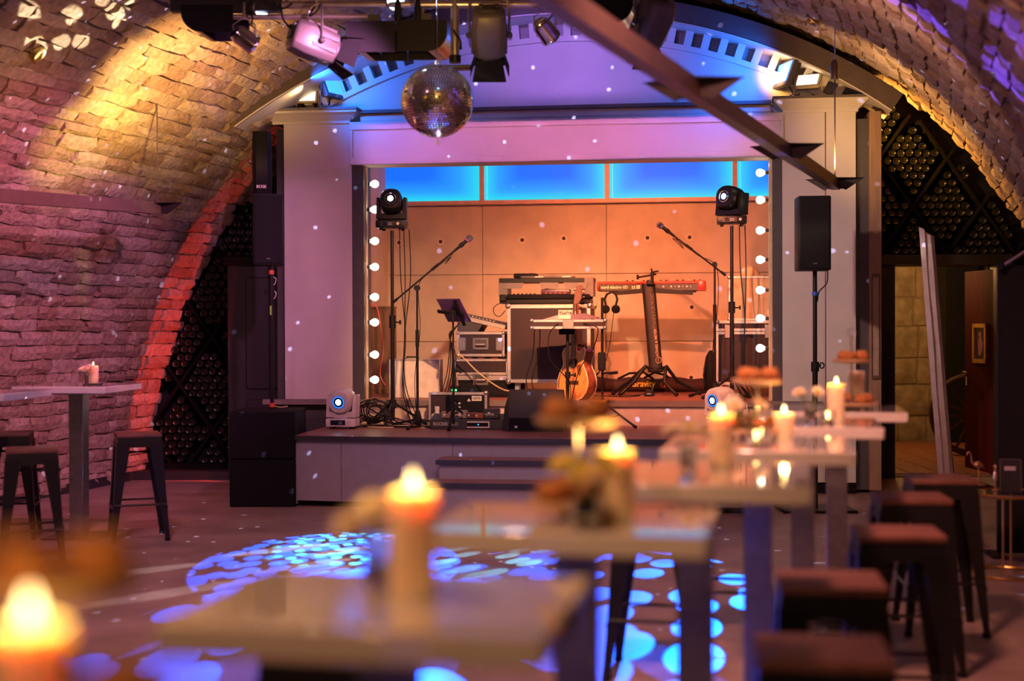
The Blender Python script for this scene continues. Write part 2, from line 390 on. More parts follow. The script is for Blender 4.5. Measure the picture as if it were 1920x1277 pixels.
def brick_variant(k):
    rnd = random.Random(100 + k); g = 4
    V = []; F = []
    for i in range(g):
        for j in range(3):
            u = -.5 + i / (g - 1); v = -.5 + j / 2
            edge = (i in (0, g - 1)) + (j in (0, 2))
            V.append(Vector((u + rnd.uniform(-.045, .045) * (1 if edge else 1.5), v + rnd.uniform(-.075, .075), (.020 if edge == 0 else .012 if edge == 1 else .004) + rnd.uniform(-.006, .010))))
    for i in range(g - 1):
        for j in range(2):
            a = i * 3 + j; F.append((a, a + 3, a + 4, a + 1))
    rim = [0, 3, 6, 9, 10, 11, 8, 5, 2, 1]; o = len(V)
    for r_ in rim: V.append(Vector((V[r_].x, V[r_].y, -.03)))
    for q in range(len(rim)):
        F.append((rim[q], o + q, o + (q + 1) % len(rim), rim[(q + 1) % len(rim)]))
    return V, F, rnd.random()
VARS = [brick_variant(k) for k in range(24)]
def tint(me, vals):
    at = me.attributes.new('tint', 'FLOAT', 'POINT'); at.data.foreach_set('value', vals)
VME = []
for k, (V, F, t) in enumerate(VARS):
    me = bpy.data.meshes.new('brick'); me.from_pydata(V, [], F); tint(me, [t] * len(V)); me.materials.append(BR); VME.append(me)
allb = []; s_ = 0.02; rb = random.Random(3)
while s_ < ARC[-1] - .02:
    h_ = rb.uniform(.105, .15)
    phi = phi_of(min(s_ + h_ / 2, ARC[-1])); d_ = -rb.uniform(0, .3)
    while d_ < 14.6:
        L_ = rb.uniform(.22, .44)
        if d_ < .70 < d_ + L_: L_ = .705 - d_ if .705 - d_ > .12 else L_
        dc = d_ + L_ / 2
        p, c, n = vault(phi, max(dc, .02), rb.uniform(-.008, .014))
        lay = Matrix((( -TAX.x, c.x, n.x, p.x), (-TAX.y, c.y, n.y, p.y), (-TAX.z, c.z, n.z, p.z), (0, 0, 0, 1)))
        lay = lay @ Matrix.Rotation(rb.uniform(-.03, .03), 4, 'Z') @ Matrix.Diagonal((L_ * 1.048 - .012, h_ - .011, rb.uniform(.8, 1.6), 1))
        r = p - CAM; zc = r.dot(FWD); ar = 0
        if zc > .6:
            X = 960 + r.dot(E1) / zc * F_PX; Y = 638.5 - r.dot(E2) / zc * F_PX
            if -30 < X < 1950 and -30 < Y < 1300:
                ar = L_ * h_ * abs(n.dot(r.normalized())) / zc ** 2
                if X > 700 and X < 1150 and Y > 30: ar = 0
        allb.append((ar, lay, rb.randrange(24)))
        d_ += L_
    s_ += h_
order = sorted(range(len(allb)), key=lambda i: -allb[i][0]); pick = set(order[:300])
for i in order[:300]:
    _, m_, k = allb[i]; o = bpy.data.objects.new('brick', VME[k]); COL.objects.link(o); o.parent = ceiling; o.matrix_world = m_
V = []; F = []; tv = []
for i, (ar, m_, k) in enumerate(allb):
    if i in pick: continue
    o_ = len(V); vv, ff, t = VARS[k]; V += [m_ @ p for p in vv]; F += [tuple(a + o_ for a in f) for f in ff]; tv += [t] * len(vv)
me = bpy.data.meshes.new('brick'); me.from_pydata(V, [], F); tint(me, tv); me.materials.append(BR)
o = bpy.data.objects.new('brick', me); COL.objects.link(o); o.parent = ceiling; stuff(o)
# skirting along the left wall
sk = MB(); pts = [vault(.03, d * .5, .03)[0] for d in range(0, 26)]
for a_, b_ in zip(pts, pts[1:]):
    o_ = len(sk.v); sk.v += [Vector((a_.x, a_.y, 0)), Vector((b_.x, b_.y, 0)), Vector((b_.x, b_.y, .09)), Vector((a_.x, a_.y, .09))]; sk.f.append((o_, o_ + 1, o_ + 2, o_ + 3))
struct(sk.build('baseboard_left', mat('skirting', (.03, .028, .03), .6)))
# end wall behind the bottles, with the door opening to the corridor
def ew(x, dy=0): return end_y(x) + dy
WB = mat('rack_back', (.006, .006, .008), .8)
DX0, DX1, DZ = 3.76, 4.78, 2.10                       # corridor opening
wb = MB()
for x0, x1, z0, z1 in ((-5.6, -1.78, 0, 4.6), (2.9, DX0, 0, 5), (DX0, DX1, DZ, 4.6), (DX1, 7.5, 0, 4.6)):
    wb.prism([(x0, ew(x0, .34), z0), (x1, ew(x1, .34), z0), (x1, ew(x1, .34), z1), (x0, ew(x0, .34), z1)], (0, .1, 0))
struct(wb.build('wall_back', WB))
ub = MB().box2((-6.2, 16.9, 2.9), (-1.7, 17.1, 6)); ub.box2((4.6, 18.7, 0), (9, 18.8, 5))
# bottle racks: diamond bins of boards, bottles lying in them with their bottoms to the room
RACKW = mat('rack_board', (.004, .0035, .004), .85, spec=.1)
BG = mat('bottle_glass', (.008, .009, .007), .2, var=.3, coat=.12, spec=.35)
CW, CHH = .665, .47
def inside(x, z, pad):
    c = (x - VX0) / (VAL if x < VX0 else VAR); return c * c + (z / VH) ** 2 < (1 - pad) ** 2
bot = MB().lathe([(.0, .012), (.016, .014), (.026, .002), (.033, 0), (.0375, .006), (.0385, .02), (.0385, .19), (.03, .23), (.014, .25), (.014, .30), (0, .30)], 14, m=Matrix.Rotation(rad(-90), 3, 'X'))
b0 = bot.build('wine_bottle', BG); bme = b0.data; bpy.data.objects.remove(b0)
nb = 0; spare = []
rbt = random.Random(5)
def rack(label, x0, x1, z0, z1, vx, vz, skip, blabel, grp):
    """a rack whose diamond lattice has a vertex at vx, vz"""
    global nb
    t = thing('bottle_rack', label, 'bottle rack', (0, 0, 0))
    # boards along both diagonals
    for sgn in (1, -1):
        ks = range(-12, 13)
        for k in ks:
            seg = []
            N = 80
            for i in range(N + 1):
                z = z0 + (z1 - z0) * i / N; x = vx + k * CW + sgn * (z - vz) * (CW / 2) / CHH
                seg.append((x, z) if (x0 < x < x1 and inside(x, z, .005)) else None)
            run = []
            for q in seg + [None]:
                if q: run.append(q)
                elif len(run) > 1:
                    (xa, za), (xb, zb) = run[0], run[-1]; run = []
                    d = Vector((xb - xa, 0, zb - za)).normalized(); nn = Vector((-d.z, 0, d.x)) * .012
                    A = Vector((xa, ew(xa, .03), za)); B = Vector((xb, ew(xb, .03), zb))
                    MB().prism([A - nn, B - nn, B + nn, A + nn], (0, .29, 0)).build('divider_board', RACKW, t)
                else: run = []
    # bottles
    row = 0; z = z0 + .045
    while z < z1:
        x = x0 + (.042 if row % 2 else 0)
        while x < x1:
            ux = (x - vx) / (CW / 2); uz = (z - vz) / CHH
            p = (ux + uz) / 2; q = (ux - uz) / 2
            e = min(abs(p - round(p)), abs(q - round(q)))
            if e * 2 * (CW / 2) * CHH / math.hypot(CW / 2, CHH) > .052 and inside(x, z, .018) and not skip(x, z):
                loc = Vector((x + rbt.uniform(-.006, .006), ew(x, .02 + rbt.uniform(0, .03)), z + rbt.uniform(-.005, .005)))
                if nb < 300:
                    o = bpy.data.objects.new('wine_bottle', bme); COL.objects.link(o); o.location = loc
                    tag(o, blabel, 'bottle', grp); nb += 1
                else: spare.append(loc)
            x += .084
        z += .0735; row += 1
    MB().box2((x0, ew((x0 + x1) / 2) + .0, z0 - .07), (x1, ew((x0 + x1) / 2) + .3, z0)).build('bottom_board', RACKW, t)
rack('dark wooden rack of diamond bins above the open door', 3.62, 5.15, 2.20, 4.2, 4.28, 3.14, lambda x, z: False,
     'dark wine bottle lying bottom first in the rack over the door', 'wine bottles in the rack over the door')
rack('dark wooden rack of diamond bins beside the red-lit arch', -3.68, -2.42, .14, 3.0, -3.02, 1.41, lambda x, z: (x > -2.80 and z < 2.12) or (x > -2.4),
     'dark wine bottle lying bottom first in the rack by the brick wall', 'wine bottles in the rack by the brick wall')
if spare:
    sp_ = MB(); V0 = [v.co.copy() for v in bme.vertices]; F0 = [tuple(p.vertices) for p in bme.polygons]
    for l in spare: sp_.add([v + l for v in V0], F0)
    o = stuff(sp_.build('wine_bottle', BG)); tag(o, 'remaining dark wine bottles lying in the diamond rack', 'bottle')
# plinth under the left rack and black door beside it
MB().box2((-3.9, 14.05, 0), (-2.62, 14.35, .085)).build('trim_1', mat('plinth_black', (.012, .012, .014), .6))['kind'] = 'structure'
d2 = struct(MB().box2((-2.80, 14.02, 0), (-1.6, 14.22, 2.12)).build('door_2', mat('black_door', (.010, .009, .013), .5)))
pd = mat('black_door_panel', (.016, .010, .018), .4)
for x_ in (-2.62, -2.2):
    MB().box2((x_, 14.0, .9), (x_ + .34, 14.02, 2.0)).build('door_panel', pd, d2, bevel=.008)
    MB().box2((x_, 14.0, .15), (x_ + .34, 14.02, .8)).build('door_panel', pd, d2, bevel=.008)
MB().box2((-2.84, 13.98, 2.12), (-1.6, 14.22, 2.2)).build('door_frame', MATTE, d2)
# corridor behind the right door
ST = mat('corridor_stone', (.42, .34, .22), .9, bump=.9, scale=7, var=.3)
cw = struct(MB().box2((3.2, 18.32, -.1), (7.6, 18.5, 3.4)).build('wall_corridor', mat('corridor_mortar', (.36, .29, .19), .95, bump=.3)))
rs = random.Random(9); z_ = 0.0
while z_ < 2.6:
    h_ = rs.uniform(.26, .42); x_ = 4.2 + rs.uniform(-.3, 0)
    while x_ < 6.9:
        L_ = rs.uniform(.35, .75)
        sb = MB(); g = 4
        for i in range(g):
            for j in range(g):
                ed = i in (0, g - 1) or j in (0, g - 1)
                sb.v.append(Vector((x_ + .012 + (L_ - .024) * i / (g - 1) + rs.uniform(-.012, .012), 18.30 - (0 if ed else rs.uniform(.015, .05)), z_ + .012 + (h_ - .024) * j / (g - 1) + rs.uniform(-.01, .01))))
        for i in range(g - 1):
            for j in range(g - 1): a = i * g + j; sb.f.append((a, a + g, a + g + 1, a + 1))
        rim = [i * g for i in range(g)] + [(g - 1) * g + j for j in range(1, g)] + [i * g + g - 1 for i in range(g - 2, -1, -1)] + [j for j in range(g - 2, 0, -1)]
        o_ = len(sb.v)
        for q in rim: sb.v.append(sb.v[q] + Vector((0, .04, 0)))
        for q in range(len(rim)): sb.f.append((rim[q], o_ + q, o_ + (q + 1) % len(rim), rim[(q + 1) % len(rim)]))
        sb.build('stone', ST, cw, ang=50); x_ += L_
    z_ += h_
struct(MB().box2((3.55, 14.2, 0), (3.62, 18.3, 3)).build('wall_corridor_left', ST))
cf = struct(MB().box2((3.6, 14.05, 0), (7.5, 18.3, .012)).build('floor_corridor', mat('grout', (.16, .09, .06), .8)))
TI = mat('terracotta_tile', (.36, .13, .07), .45, var=.25, scale=4)
tb_ = MB().box((0, 0, .008), (.285, .285, .014)).build('tile', TI, None, bevel=.004); tme = tb_.data; bpy.data.objects.remove(tb_)
for i in range(9):
    for j in range(13):
        o = bpy.data.objects.new('tile', tme); COL.objects.link(o); o.parent = cf; o.location = (3.85 + i * .3, 14.4 + j * .3, .008)
struct(MB().box2((3.5, 14.1, 2.5), (7.6, 18.5, 2.6)).build('ceiling_corridor', MATTE))
blk = mat('doorway_shade', (.004, .004, .006), .8)
MB().box2((5.46, 17.9, 0), (5.86, 18.29, 2.6)).build('trim_doorway_shade', blk)['kind'] = 'structure'  # added black box, stands in for the dark inside a doorway
# door frame and red door
jf = mat('frame_black', (.010, .010, .013), .5)
fr = MB().box2((DX0 - .2, ew(3.7, -.02), 0), (DX0, ew(3.7, .30), DZ + .10)).box2((DX1, ew(4.8, -.02), 0), (DX1 + .12, ew(4.8, .3), DZ + .1)).box2((DX0 - .2, ew(4.2, -.02), DZ), (DX1 + .12, ew(4.2, .3), DZ + .1))
struct(fr.build('trim_3', jf))
RD = wood('red_door_wood', (.075, .006, .010), (.11, .010, .015), .65, (14, 14, 2)); RD.node_tree.nodes['Principled BSDF'].inputs['Specular IOR Level'].default_value = .08
p0 = Vector((4.79, 13.98, .02)); p1 = Vector((4.73, 14.86, .02)); dv = (p1 - p0).normalized(); nv = Vector((-dv.y, dv.x, 0))
dm = Matrix(((dv.x, nv.x, 0, p0.x), (dv.y, nv.y, 0, p0.y), (0, 0, 1, p0.z), (0, 0, 0, 1)))
dr = struct(MB().box2((0, -.045, 0), (.88, 0, 2.04)).xf(dm).build('door_1', RD, bevel=.003))
lev = MB().cyl((.82, 0, 1.0), (.82, .045, 1.0), .01).cyl((.82, .045, 1.0), (.69, .05, 1.0), .009).xf(dm).build('door_handle', CHROME, dr)
MB().box2((.80, 0, .86), (.84, .008, .95)).xf(dm).build('key_plate', CHROME, dr)
for zz in (.25, 1.75): MB().cyl((0, .01, zz), (0, .01, zz + .1), .014).xf(dm).build('hinge', STEEL, dr)
GOLD = mat('gold', (.75, .48, .16), .28, 1.0)
pf = thing('picture_frame', 'small gilt framed picture hanging on the open red door', 'picture', dm @ Vector((.44, .012, 1.30)), math.atan2(dv.y, dv.x))
MB().box2((-.17, -.012, -.20), (-.13, .018, .20)).box2((.13, -.012, -.20), (.17, .018, .20)).box2((-.17, -.012, .16), (.17, .018, .20)).box2((-.17, -.012, -.20), (.17, .018, -.16)).build('frame', GOLD, pf)
MB().box2((-.13, -.012, -.16), (.13, 0, .16)).build('print', mat('print_black', (.02, .02, .022), .4), pf)
MB().add([(-.02, .002, -.12), (.05, .002, -.12), (.06, .002, .02), (.03, .002, .06), (.05, .002, .11), (-.02, .002, .12), (-.03, .002, .05), (-.07, .002, 0)], [tuple(range(8))]).build('figure', mat('print_pale', (.5, .47, .45), .6), pf)
# wagon wheel leaning in the corridor
WW = wood('old_wheel_wood', (.05, .022, .012), (.12, .055, .03), .7)
wc = at_depth(1822, 785, 16.2)
wh = thing('wagon_wheel', 'old wooden wagon wheel half hidden behind the red door', 'wheel', wc, rad(-8))
MB().tube([(math.cos(k * math.pi / 18) * .44, 0, math.sin(k * math.pi / 18) * .44) for k in range(36)], .035, 8, closed=True).build('rim', WW, wh)
MB().cyl((0, -.09, 0), (0, .09, 0), .075, n=16).build('hub', WW, wh)
for k in range(12):
    a = k * math.pi / 6 + .1; MB().cyl((math.cos(a) * .06, 0, math.sin(a) * .06), (math.cos(a) * .42, 0, math.sin(a) * .42), .02, .015, 8).build('spoke', WW, wh)
wh.location.z = .485
# ================================================================== STAGE PORTAL (local axes: x along the stage, y into it, z up)
ZR, ZD, ZH, ZC = .83, .60, 3.02, 3.40                # riser, deck, header bottom, header top
Al0, _ = sl(533, 480, 0); Al1, _ = sl(660, 480, 0); Ar0, _ = sl(1467, 480, 0); Ar1, _ = sl(1605, 480, 0)
Op0, _ = sl(684, 480, 0); Op1, _ = sl(1446, 480, 0)
TOP, _b = 3.54, 0
P = sthing('stage_portal', 'white stage front of two wide pillars, header and arched canopy', 'stage front', 0, 0, 0)
MB().box2((Al0, 0, ZR), (Al1, .35, 3.42)).build('pillar', WPAINT, P, bevel=.004)
seam, _ = sl(1548, 400, 0)
MB().box2((Ar0, .02, .0), (Ar1, .33, .10)).build('plinth', MATTE, P)
rp = MB().box2((Ar0, 0, .10), (seam - .003, .35, 3.42)).build('pillar', WPAINT, P, bevel=.003)
MB().box2((seam + .003, 0, .10), (Ar1, .35, 3.42)).build('pillar', WPAINT, P, bevel=.003)
MB().box2((Al0 - .085, .05, ZR), (Al0, .4, 3.38)).build('side_board', DGREY, P)
MB().box2((Ar1, .08, .03), (Ar1 + .115, .4, 3.36)).build('side_board', DGREY, P)
BRN = wood('brown_board', (.20, .12, .08), (.30, .19, .12), .6, (8, 8, 1))
MB().box2((Ar1 + .115, .02, .03), (Ar1 + .225, .42, 3.42)).build('side_board', BRN, P, bevel=.004)
MB().box2((Al1, .01, ZR), (Op0 - .012, .30, ZC)).build('jamb_board', DGREY, P)
MB().box2((Op1 + .012, .01, ZR), (Ar0, .30, ZC)).build('jamb_board', DGREY, P)
# header: frame and inset panel
hp = MB().box2((Al1 + .012, -.02, ZH + .06), (Ar0 - .012, .1, ZC - .05)).build('header_panel', WPAINT, P)
hx0, hx1 = Al1 - .012, Ar0 + .012
for lo, hi in (((hx0, -.035, ZH), (hx1, .25, ZH + .065)), ((hx0, -.035, ZC - .055), (hx1, .25, ZC + .02)), ((hx0, -.035, ZH + .065), (hx0 + .03, .2, ZC - .055)), ((hx1 - .03, -.035, ZH + .065), (hx1, .2, ZC - .055))):
    MB().box2(lo, hi).build('header_frame', WPAINT, P, bevel=.004)
# cornices
def cornice(name, a0, a1, v0, z0, z1, ret=True):
    n = 7; rings = []
    pr = [(0, z0), (.018, z0), (.018, z0 + .02), (.03, z0 + .035), (.06, z0 + .06), (.085, z0 + .085), (.10, z0 + .092), (.10, z1 - .022), (0, z1 - .022)]
    mb = MB()
    R0 = [(a0 - (o if ret else 0), v0 - o, z) for o, z in pr]; R1 = [(a1 + (o if ret else 0), v0 - o, z) for o, z in pr]
    mb.loft([R0, R1])
    if ret:
        mb.loft([R0, [(p[0], .36, p[2]) for p in R0]]); mb.loft([R1, [(p[0], .36, p[2]) for p in R1]])
    o = mb.build(name, WPAINT, P, ang=20)
    e = .11 if ret else 0
    MB().box2((a0 - e, v0 - .115, z1 - .022), (a1 + e, .4, z1)).build('cornice_shelf', mat('shelf_dark', (.10, .085, .09), .5), P)
cornice('cornice', Al0 - .085, Al1 - .03, 0, 3.42 - .005, TOP + .012)
cornice('cornice', Ar0 + .02, Ar1 + .0, 0, 3.42 - .005, TOP + .012)
MB().box2((Al1 + .09, -.03, ZC + .02), (Ar0 - .10, .3, ZC + .095)).build('cornice', WPAINT, P, bevel=.012)
MB().box2((Al1 + .09, -.07, ZC + .095), (Ar0 - .10, .3, ZC + .125)).build('cornice_shelf', MT['shelf_dark'], P)
# ledges
LED = wood('ledge_wood', (.17, .10, .08), (.28, .18, .15), .4)
MB().box2((Al0 - .20, -.06, ZR - .045), (Op0, .0, ZR)).build('ledge', mat('ledge_edge', (.20, .17, .17), .5), P)
MB().box2((Op1, -.06, ZR - .045), (Ar1 - .3, .0, ZR)).build('ledge', MT['ledge_edge'], P)
# arched canopy
AV0, AV1 = -.50, .16
ac, zc_ = sl(1057, 1013, AV0); a_l, z_l = sl(440, 237, AV0); a_r, z_r = sl(1672, 207, -.10); a_t, z_t = sl(1400, 74, -.20)
# circle through three measured rim points
def circ(p, q, r):
    ax, ay = p; bx, by = q; cx, cy_ = r
    d = 2 * (ax * (by - cy_) + bx * (cy_ - ay) + cx * (ay - by))
    ux = ((ax**2 + ay**2) * (by - cy_) + (bx**2 + by**2) * (cy_ - ay) + (cx**2 + cy_**2) * (ay - by)) / d
    uy = ((ax**2 + ay**2) * (cx - bx) + (bx**2 + by**2) * (ax - cx) + (cx**2 + cy_**2) * (bx - ax)) / d
    return ux, uy, math.hypot(ax - ux, ay - uy)
ACX, ACZ, AR = circ((a_l, z_l), (a_t, z_t), (a_r, z_r))
th0 = math.atan2(a_l - ACX, z_l - ACZ); th1 = math.atan2(a_r - ACX, z_r - ACZ)
def arc(r, t): return (ACX + r * math.sin(t), ACZ + r * math.cos(t))
def front_v(t): return AV0 + (-.10 - AV0) * max(0, min(1, (t - th0) / (th1 - th0))) ** .9       # the canopy gets shallower to the right
def arcband(r0, r1, v0, v1, t0, t1, n=48, fv=0, ev=1):
    mb = MB(); R = []
    for i in range(n + 1):
        t = t0 + (t1 - t0) * i / n; (x0, z0), (x1, z1) = arc(r0, t), arc(r1, t)
        a = v0 + fv * front_v(t); b = v1 + fv * ev * front_v(t)
        R.append([(x0, a, z0), (x1, a, z1), (x1, b, z1), (x0, b, z0)])
    return mb.loft(R)
FAS = mat('fascia_brown', (.075, .055, .055), .55)
arcband(AR, AR + .035, .03, AV1 + .3, th0, th1, fv=1, ev=0).build('canopy_soffit', WPAINT, P)
arcband(AR - .004, AR + .175, 0, .03, th0, th1, fv=1).build('canopy_fascia', FAS, P)
arcband(AR + .036, AR + .07, .03, AV1 + .25, th0, th1, fv=1, ev=0).build('canopy_roof', FAS, P)
arcband(AR - .008, AR + .004, -.008, .002, th0, th1, fv=1).build('canopy_edge_strip', WPAINT, P)
# tympanum: plain panel below a curved rail, posts above it in front of a recess
tz = ZC + .11
RR0, RR1 = AR - .185, AR - .135
def seg_panel(r, v, name, m):
    tt = math.acos(max(-1, min(1, (tz - ACZ) / r))); pts = []
    for i in range(41):
        x, z = arc(r, -tt + 2 * tt * i / 40); pts.append((x, v, max(z, tz)))
    return MB().prism(pts, (0, .03, 0)).build(name, m, P)
seg_panel(RR0 + .01, .085, 'tympanum_panel', WPAINT)
seg_panel(AR + .03, .20, 'tympanum_recess', mat('recess_grey', (.30, .29, .30), .6))
tr = math.acos((tz - ACZ) / RR0) + .02
arcband(RR0, RR1, .05, .13, -tr, tr).build('curved_rail', WPAINT, P)
npost = 33
for k in range(npost):
    t = -tr + 2 * tr * (k + .5) / npost
    x0, z0 = arc(RR1, t); x1, z1 = arc(AR, t); dx, dz = math.cos(t) * .034, -math.sin(t) * .034
    MB().prism([(x0 - dx, .06, z0 - dz), (x0 + dx, .06, z0 + dz), (x1 + dx, .06, z1 + dz), (x1 - dx, .06, z1 - dz)], (0, .12, 0)).build('post', WPAINT, P)
# a notice frame on the brown side board
pr_ = sthing('wall_frame', 'narrow brown framed notice on the side board by the dark door frame', 'frame', Ar1 + .172, .018, 1.5)
MB().box2((-.034, -.02, -.46), (-.026, 0, .46)).box2((.026, -.02, -.46), (.034, 0, .46)).box2((-.034, -.02, .44), (.034, 0, .47)).box2((-.034, -.02, -.47), (.034, 0, -.44)).build('frame', mat('frame_brown', (.09, .05, .03), .5), pr_)
MB().box2((-.026, -.012, -.44), (.026, 0, .44)).build('print', mat('notice_paper', (.32, .24, .18), .7), pr_)
# ------------------------------------------------------------------ stage box
BV = 2.45
CON = mat('concrete', (.46, .43, .40), .8, var=.10, bump=.12, scale=5)
wsb = struct(MB().box2((-.3, BV + .02, 0), (5.6, BV + .2, 4.4)).build('wall_stage_back', mat('concrete_joint', (.18, .165, .15), .9)))
wsb.location = SO; wsb.rotation_euler = (0, 0, -TH)
jx0, jz0 = sl(905, 515, BV); jx1, _ = sl(1137, 510, BV); _, jz1 = sl(1137, 640, BV); _, LPZ = sl(1000, 381, BV)
pw = jx1 - jx0; ph = jz0 - jz1
xs = [jx0 - 2 * pw, jx0 - pw, jx0, jx1, jx1 + pw, jx1 + 2 * pw]; zs = [ZR - .3, jz1 - ph, jz1, jz0, LPZ - .02]
HOLE = mat('tie_hole', (.03, .028, .025), .8); HR = mat('tie_hole_ring', (.62, .58, .54), .8)
for i in range(len(xs) - 1):
    for j in range(len(zs) - 1):
        MB().box2((xs[i] + .003, BV, zs[j] + .003), (xs[i + 1] - .003, BV + .02, zs[j + 1] - .003)).build('concrete_panel', CON, wsb, bevel=.002)
for hx, hy in ((826, 453), (979, 450), (1057, 447), (1214, 446), (1293, 445), (1297, 576), (1296, 708), (748, 455)):
    x, z = sl(hx, hy, BV - .004)
    MB().cyl((x, BV - .003, z), (x, BV + .01, z), .036, n=14).build('tie_hole_ring', HR, wsb)
    MB().cyl((x, BV - .004, z), (x, BV + .01, z), .022, n=12).build('tie_hole', HOLE, wsb)
for nm, a0, a1 in (('wall_stage_left', Op0 - .06, Op0), ('wall_stage_right', Op1 + .7, Op1 + .76)):
    o = struct(MB().box2((a0 if 'left' not in nm else -.0 + .40, .36, 0), (a1 if 'left' not in nm else .455, BV + .1, 4.3)).build(nm, CON)); o.location = SO; o.rotation_euler = (0, 0, -TH)
o = struct(MB().box2((-.35, .25, 3.78), (5.6, BV + .15, 3.9)).build('ceiling_stage', mat('stage_ceiling', (.20, .18, .18), .8))); o.location = SO; o.rotation_euler = (0, 0, -TH)
# LED light panels
LM = bpy.data.materials.new('led_diffuser'); LM.use_nodes = True; n_ = LM.node_tree.nodes; l_ = LM.node_tree.links; b_ = n_['Principled BSDF']
b_.inputs['Base Color'].default_value = (.02, .03, .06, 1); b_.inputs['Specular IOR Level'].default_value = .1; b_.inputs['Roughness'].default_value = .5
tc = n_.new('ShaderNodeTexCoord'); sp = n_.new('ShaderNodeSeparateXYZ'); l_.new(tc.outputs['Generated'], sp.inputs[0])
def M_(op, a, b=None, v=None):
    x = n_.new('ShaderNodeMath'); x.operation = op; x.use_clamp = False
    if isinstance(a, (int, float)): x.inputs[0].default_value = a
    else: l_.new(a, x.inputs[0])
    if b is not None:
        if isinstance(b, (int, float)): x.inputs[1].default_value = b
        else: l_.new(b, x.inputs[1])
    return x.outputs[0]
u = sp.outputs[0]; vv = sp.outputs[2]
du = M_('MINIMUM', u, M_('SUBTRACT', 1.0, u)); du = M_('MULTIPLY', du, 2.6)
dvv = M_('MULTIPLY', vv, 2.6)
d = M_('MINIMUM', du, dvv); sm = n_.new('ShaderNodeMath'); sm.operation = 'SMOOTH_MIN'; sm.inputs[2].default_value = .35
l_.new(du, sm.inputs[0]); l_.new(dvv, sm.inputs[1])
cr = n_.new('ShaderNodeValToRGB'); cr.color_ramp.elements[0].color = (.012, .55, .66, 1); cr.color_ramp.elements[0].position = .0
cr.color_ramp.elements[1].color = (.003, .125, .85, 1); cr.color_ramp.elements[1].position = .75
e = cr.color_ramp.elements.new(.3); e.color = (.012, .27, .82, 1)
l_.new(sm.outputs[0], cr.inputs[0]); l_.new(cr.outputs[0], b_.inputs['Emission Color']); b_.inputs['Emission Strength'].default_value = 1.2
MT['led_diffuser'] = LM
PINK = mat('panel_post', (.55, .40, .40), .5)
LEDM = mat('led_dot', (.8, .9, .9), .4, emit=(.25, .9, 1.0), estr=1.3)
xb = [sl(686, 345, BV - .06)[0] - .6, sl(905, 345, BV - .06)[0], sl(1139, 345, BV - .06)[0], sl(1378, 345, BV - .06)[0], sl(1378, 345, BV - .06)[0] + 1.35]
lab = ('at the left end above the stage wall', 'second from the left above the stage wall', 'above the keyboard, third from the left', 'at the right end behind the bulbs')
for i in range(4):
    t = sthing('led_backlight', 'blue backlit panel ' + lab[i], 'light panel', 0, 0, 0)
    x0, x1 = xb[i] + .026, xb[i + 1] - .026
    MB().box2((x0, BV - .10, LPZ + .03), (x1, BV - .07, 3.72)).build('diffuser', LM, t)
    MB().box2((x0 - .026, BV - .13, LPZ - .015), (x1 + .026, BV + .0, LPZ + .028)).build('frame', PINK, t)
    MB().box2((x1 - .0, BV - .13, LPZ + .028), (x1 + .05, BV - .0, 3.72)).build('frame', PINK, t)
    m = MB()
    for k in range(44):
        z = LPZ + .05 + k * .018; m.box((x0 + .03, BV - .104, z), (.004, .006, .006))
    stuff(m.build('led_strip', LEDM, t))
# ------------------------------------------------------------------ riser and deck with curved front
RISE = wood('deck_wood', (.20, .07, .05), (.30, .12, .085), .38, (3, 10, 10))
rz = sthing('stage_riser', 'upper stage floor of red brown boards behind the proscenium', 'platform', 0, 0, 0)
MB().box2((.46, .30, ZR - .05), (4.78, BV - .01, ZR)).box2((-.12, 0, ZR - .05), (Op1, .30, ZR)).build('top', RISE, rz)
MB().box2((Op0 - .05, -.02, ZR - .055), (Op1 + .05, .02, ZR - .003)).build('edge_strip', mat('edge_strip_grey', (.16, .13, .12), .5), rz)
MB().box2((Op0 - .05, .01, ZD - .02), (Op1 + .05, .04, ZR - .05)).build('front_board', mat('riser_front', (.50, .44, .38), .6), rz)
MB().box2((-.12, .05, .05), (Op0, .10, ZR - .045)).build('front_board', DGREY, rz)
dk = sthing('stage_deck', 'low stage with a curved front edge and two steps', 'stage', 0, 0, 0)
fa0, fv0 = sz(553, 949, 0.0); fa1, fv1 = sz(1418, 964, 0.0)
edge = []; NE = 28
for i in range(NE + 1):
    t = i / NE; a = fa0 + (fa1 - fa0) * t; v = fv0 + (fv1 - fv0) * t - .08 * 4 * t * (1 - t)
    edge.append((a, v))
top = [(a, v - .03, ZD - .035) for a, v in edge] + [(fa1, -.0, ZD - .035), (fa0, 0, ZD - .035)]
MB().prism(top, (0, 0, .035)).build('deck_top', RISE, dk)
NOS = mat('nosing_dark', (.03, .03, .04), .4)
m = MB(); R = []
for a, v in edge: R.append([(a, v - .042, ZD - .042), (a, v - .042, ZD - .004), (a, v - .03, ZD - .004), (a, v - .03, ZD - .042)])
m.loft(R).build('nosing', NOS, dk)
k0 = 0; cuts = [0, 3, 10, 19, NE]
FASC = mat('deck_front_grey', (.30, .28, .31), .5, var=.05)
for c0, c1 in zip(cuts, cuts[1:]):
    m = MB(); R = []
    for i in range(c0, c1 + 1):
        a, v = edge[i]
        if i == c0 and c0: a += .004
        R.append([(a, v, .05), (a, v, ZD - .036), (a, v + .02, ZD - .036), (a, v + .02, .05)])
    m.loft(R).build('front_panel', FASC, dk)
m = MB(); R = []
for a, v in edge: R.append([(a, v + .05, 0), (a, v + .05, .055), (a, v + .07, .055), (a, v + .07, 0)])
m.loft(R).build('plinth', MATTE, dk)
MB().box2((fa0, fv0, .02), (fa0 + .02, .0, ZD - .036)).build('front_panel', FASC, dk)
MB().box2((fa1 - .02, fv1, .02), (fa1, .0, ZD - .036)).build('front_panel', FASC, dk)
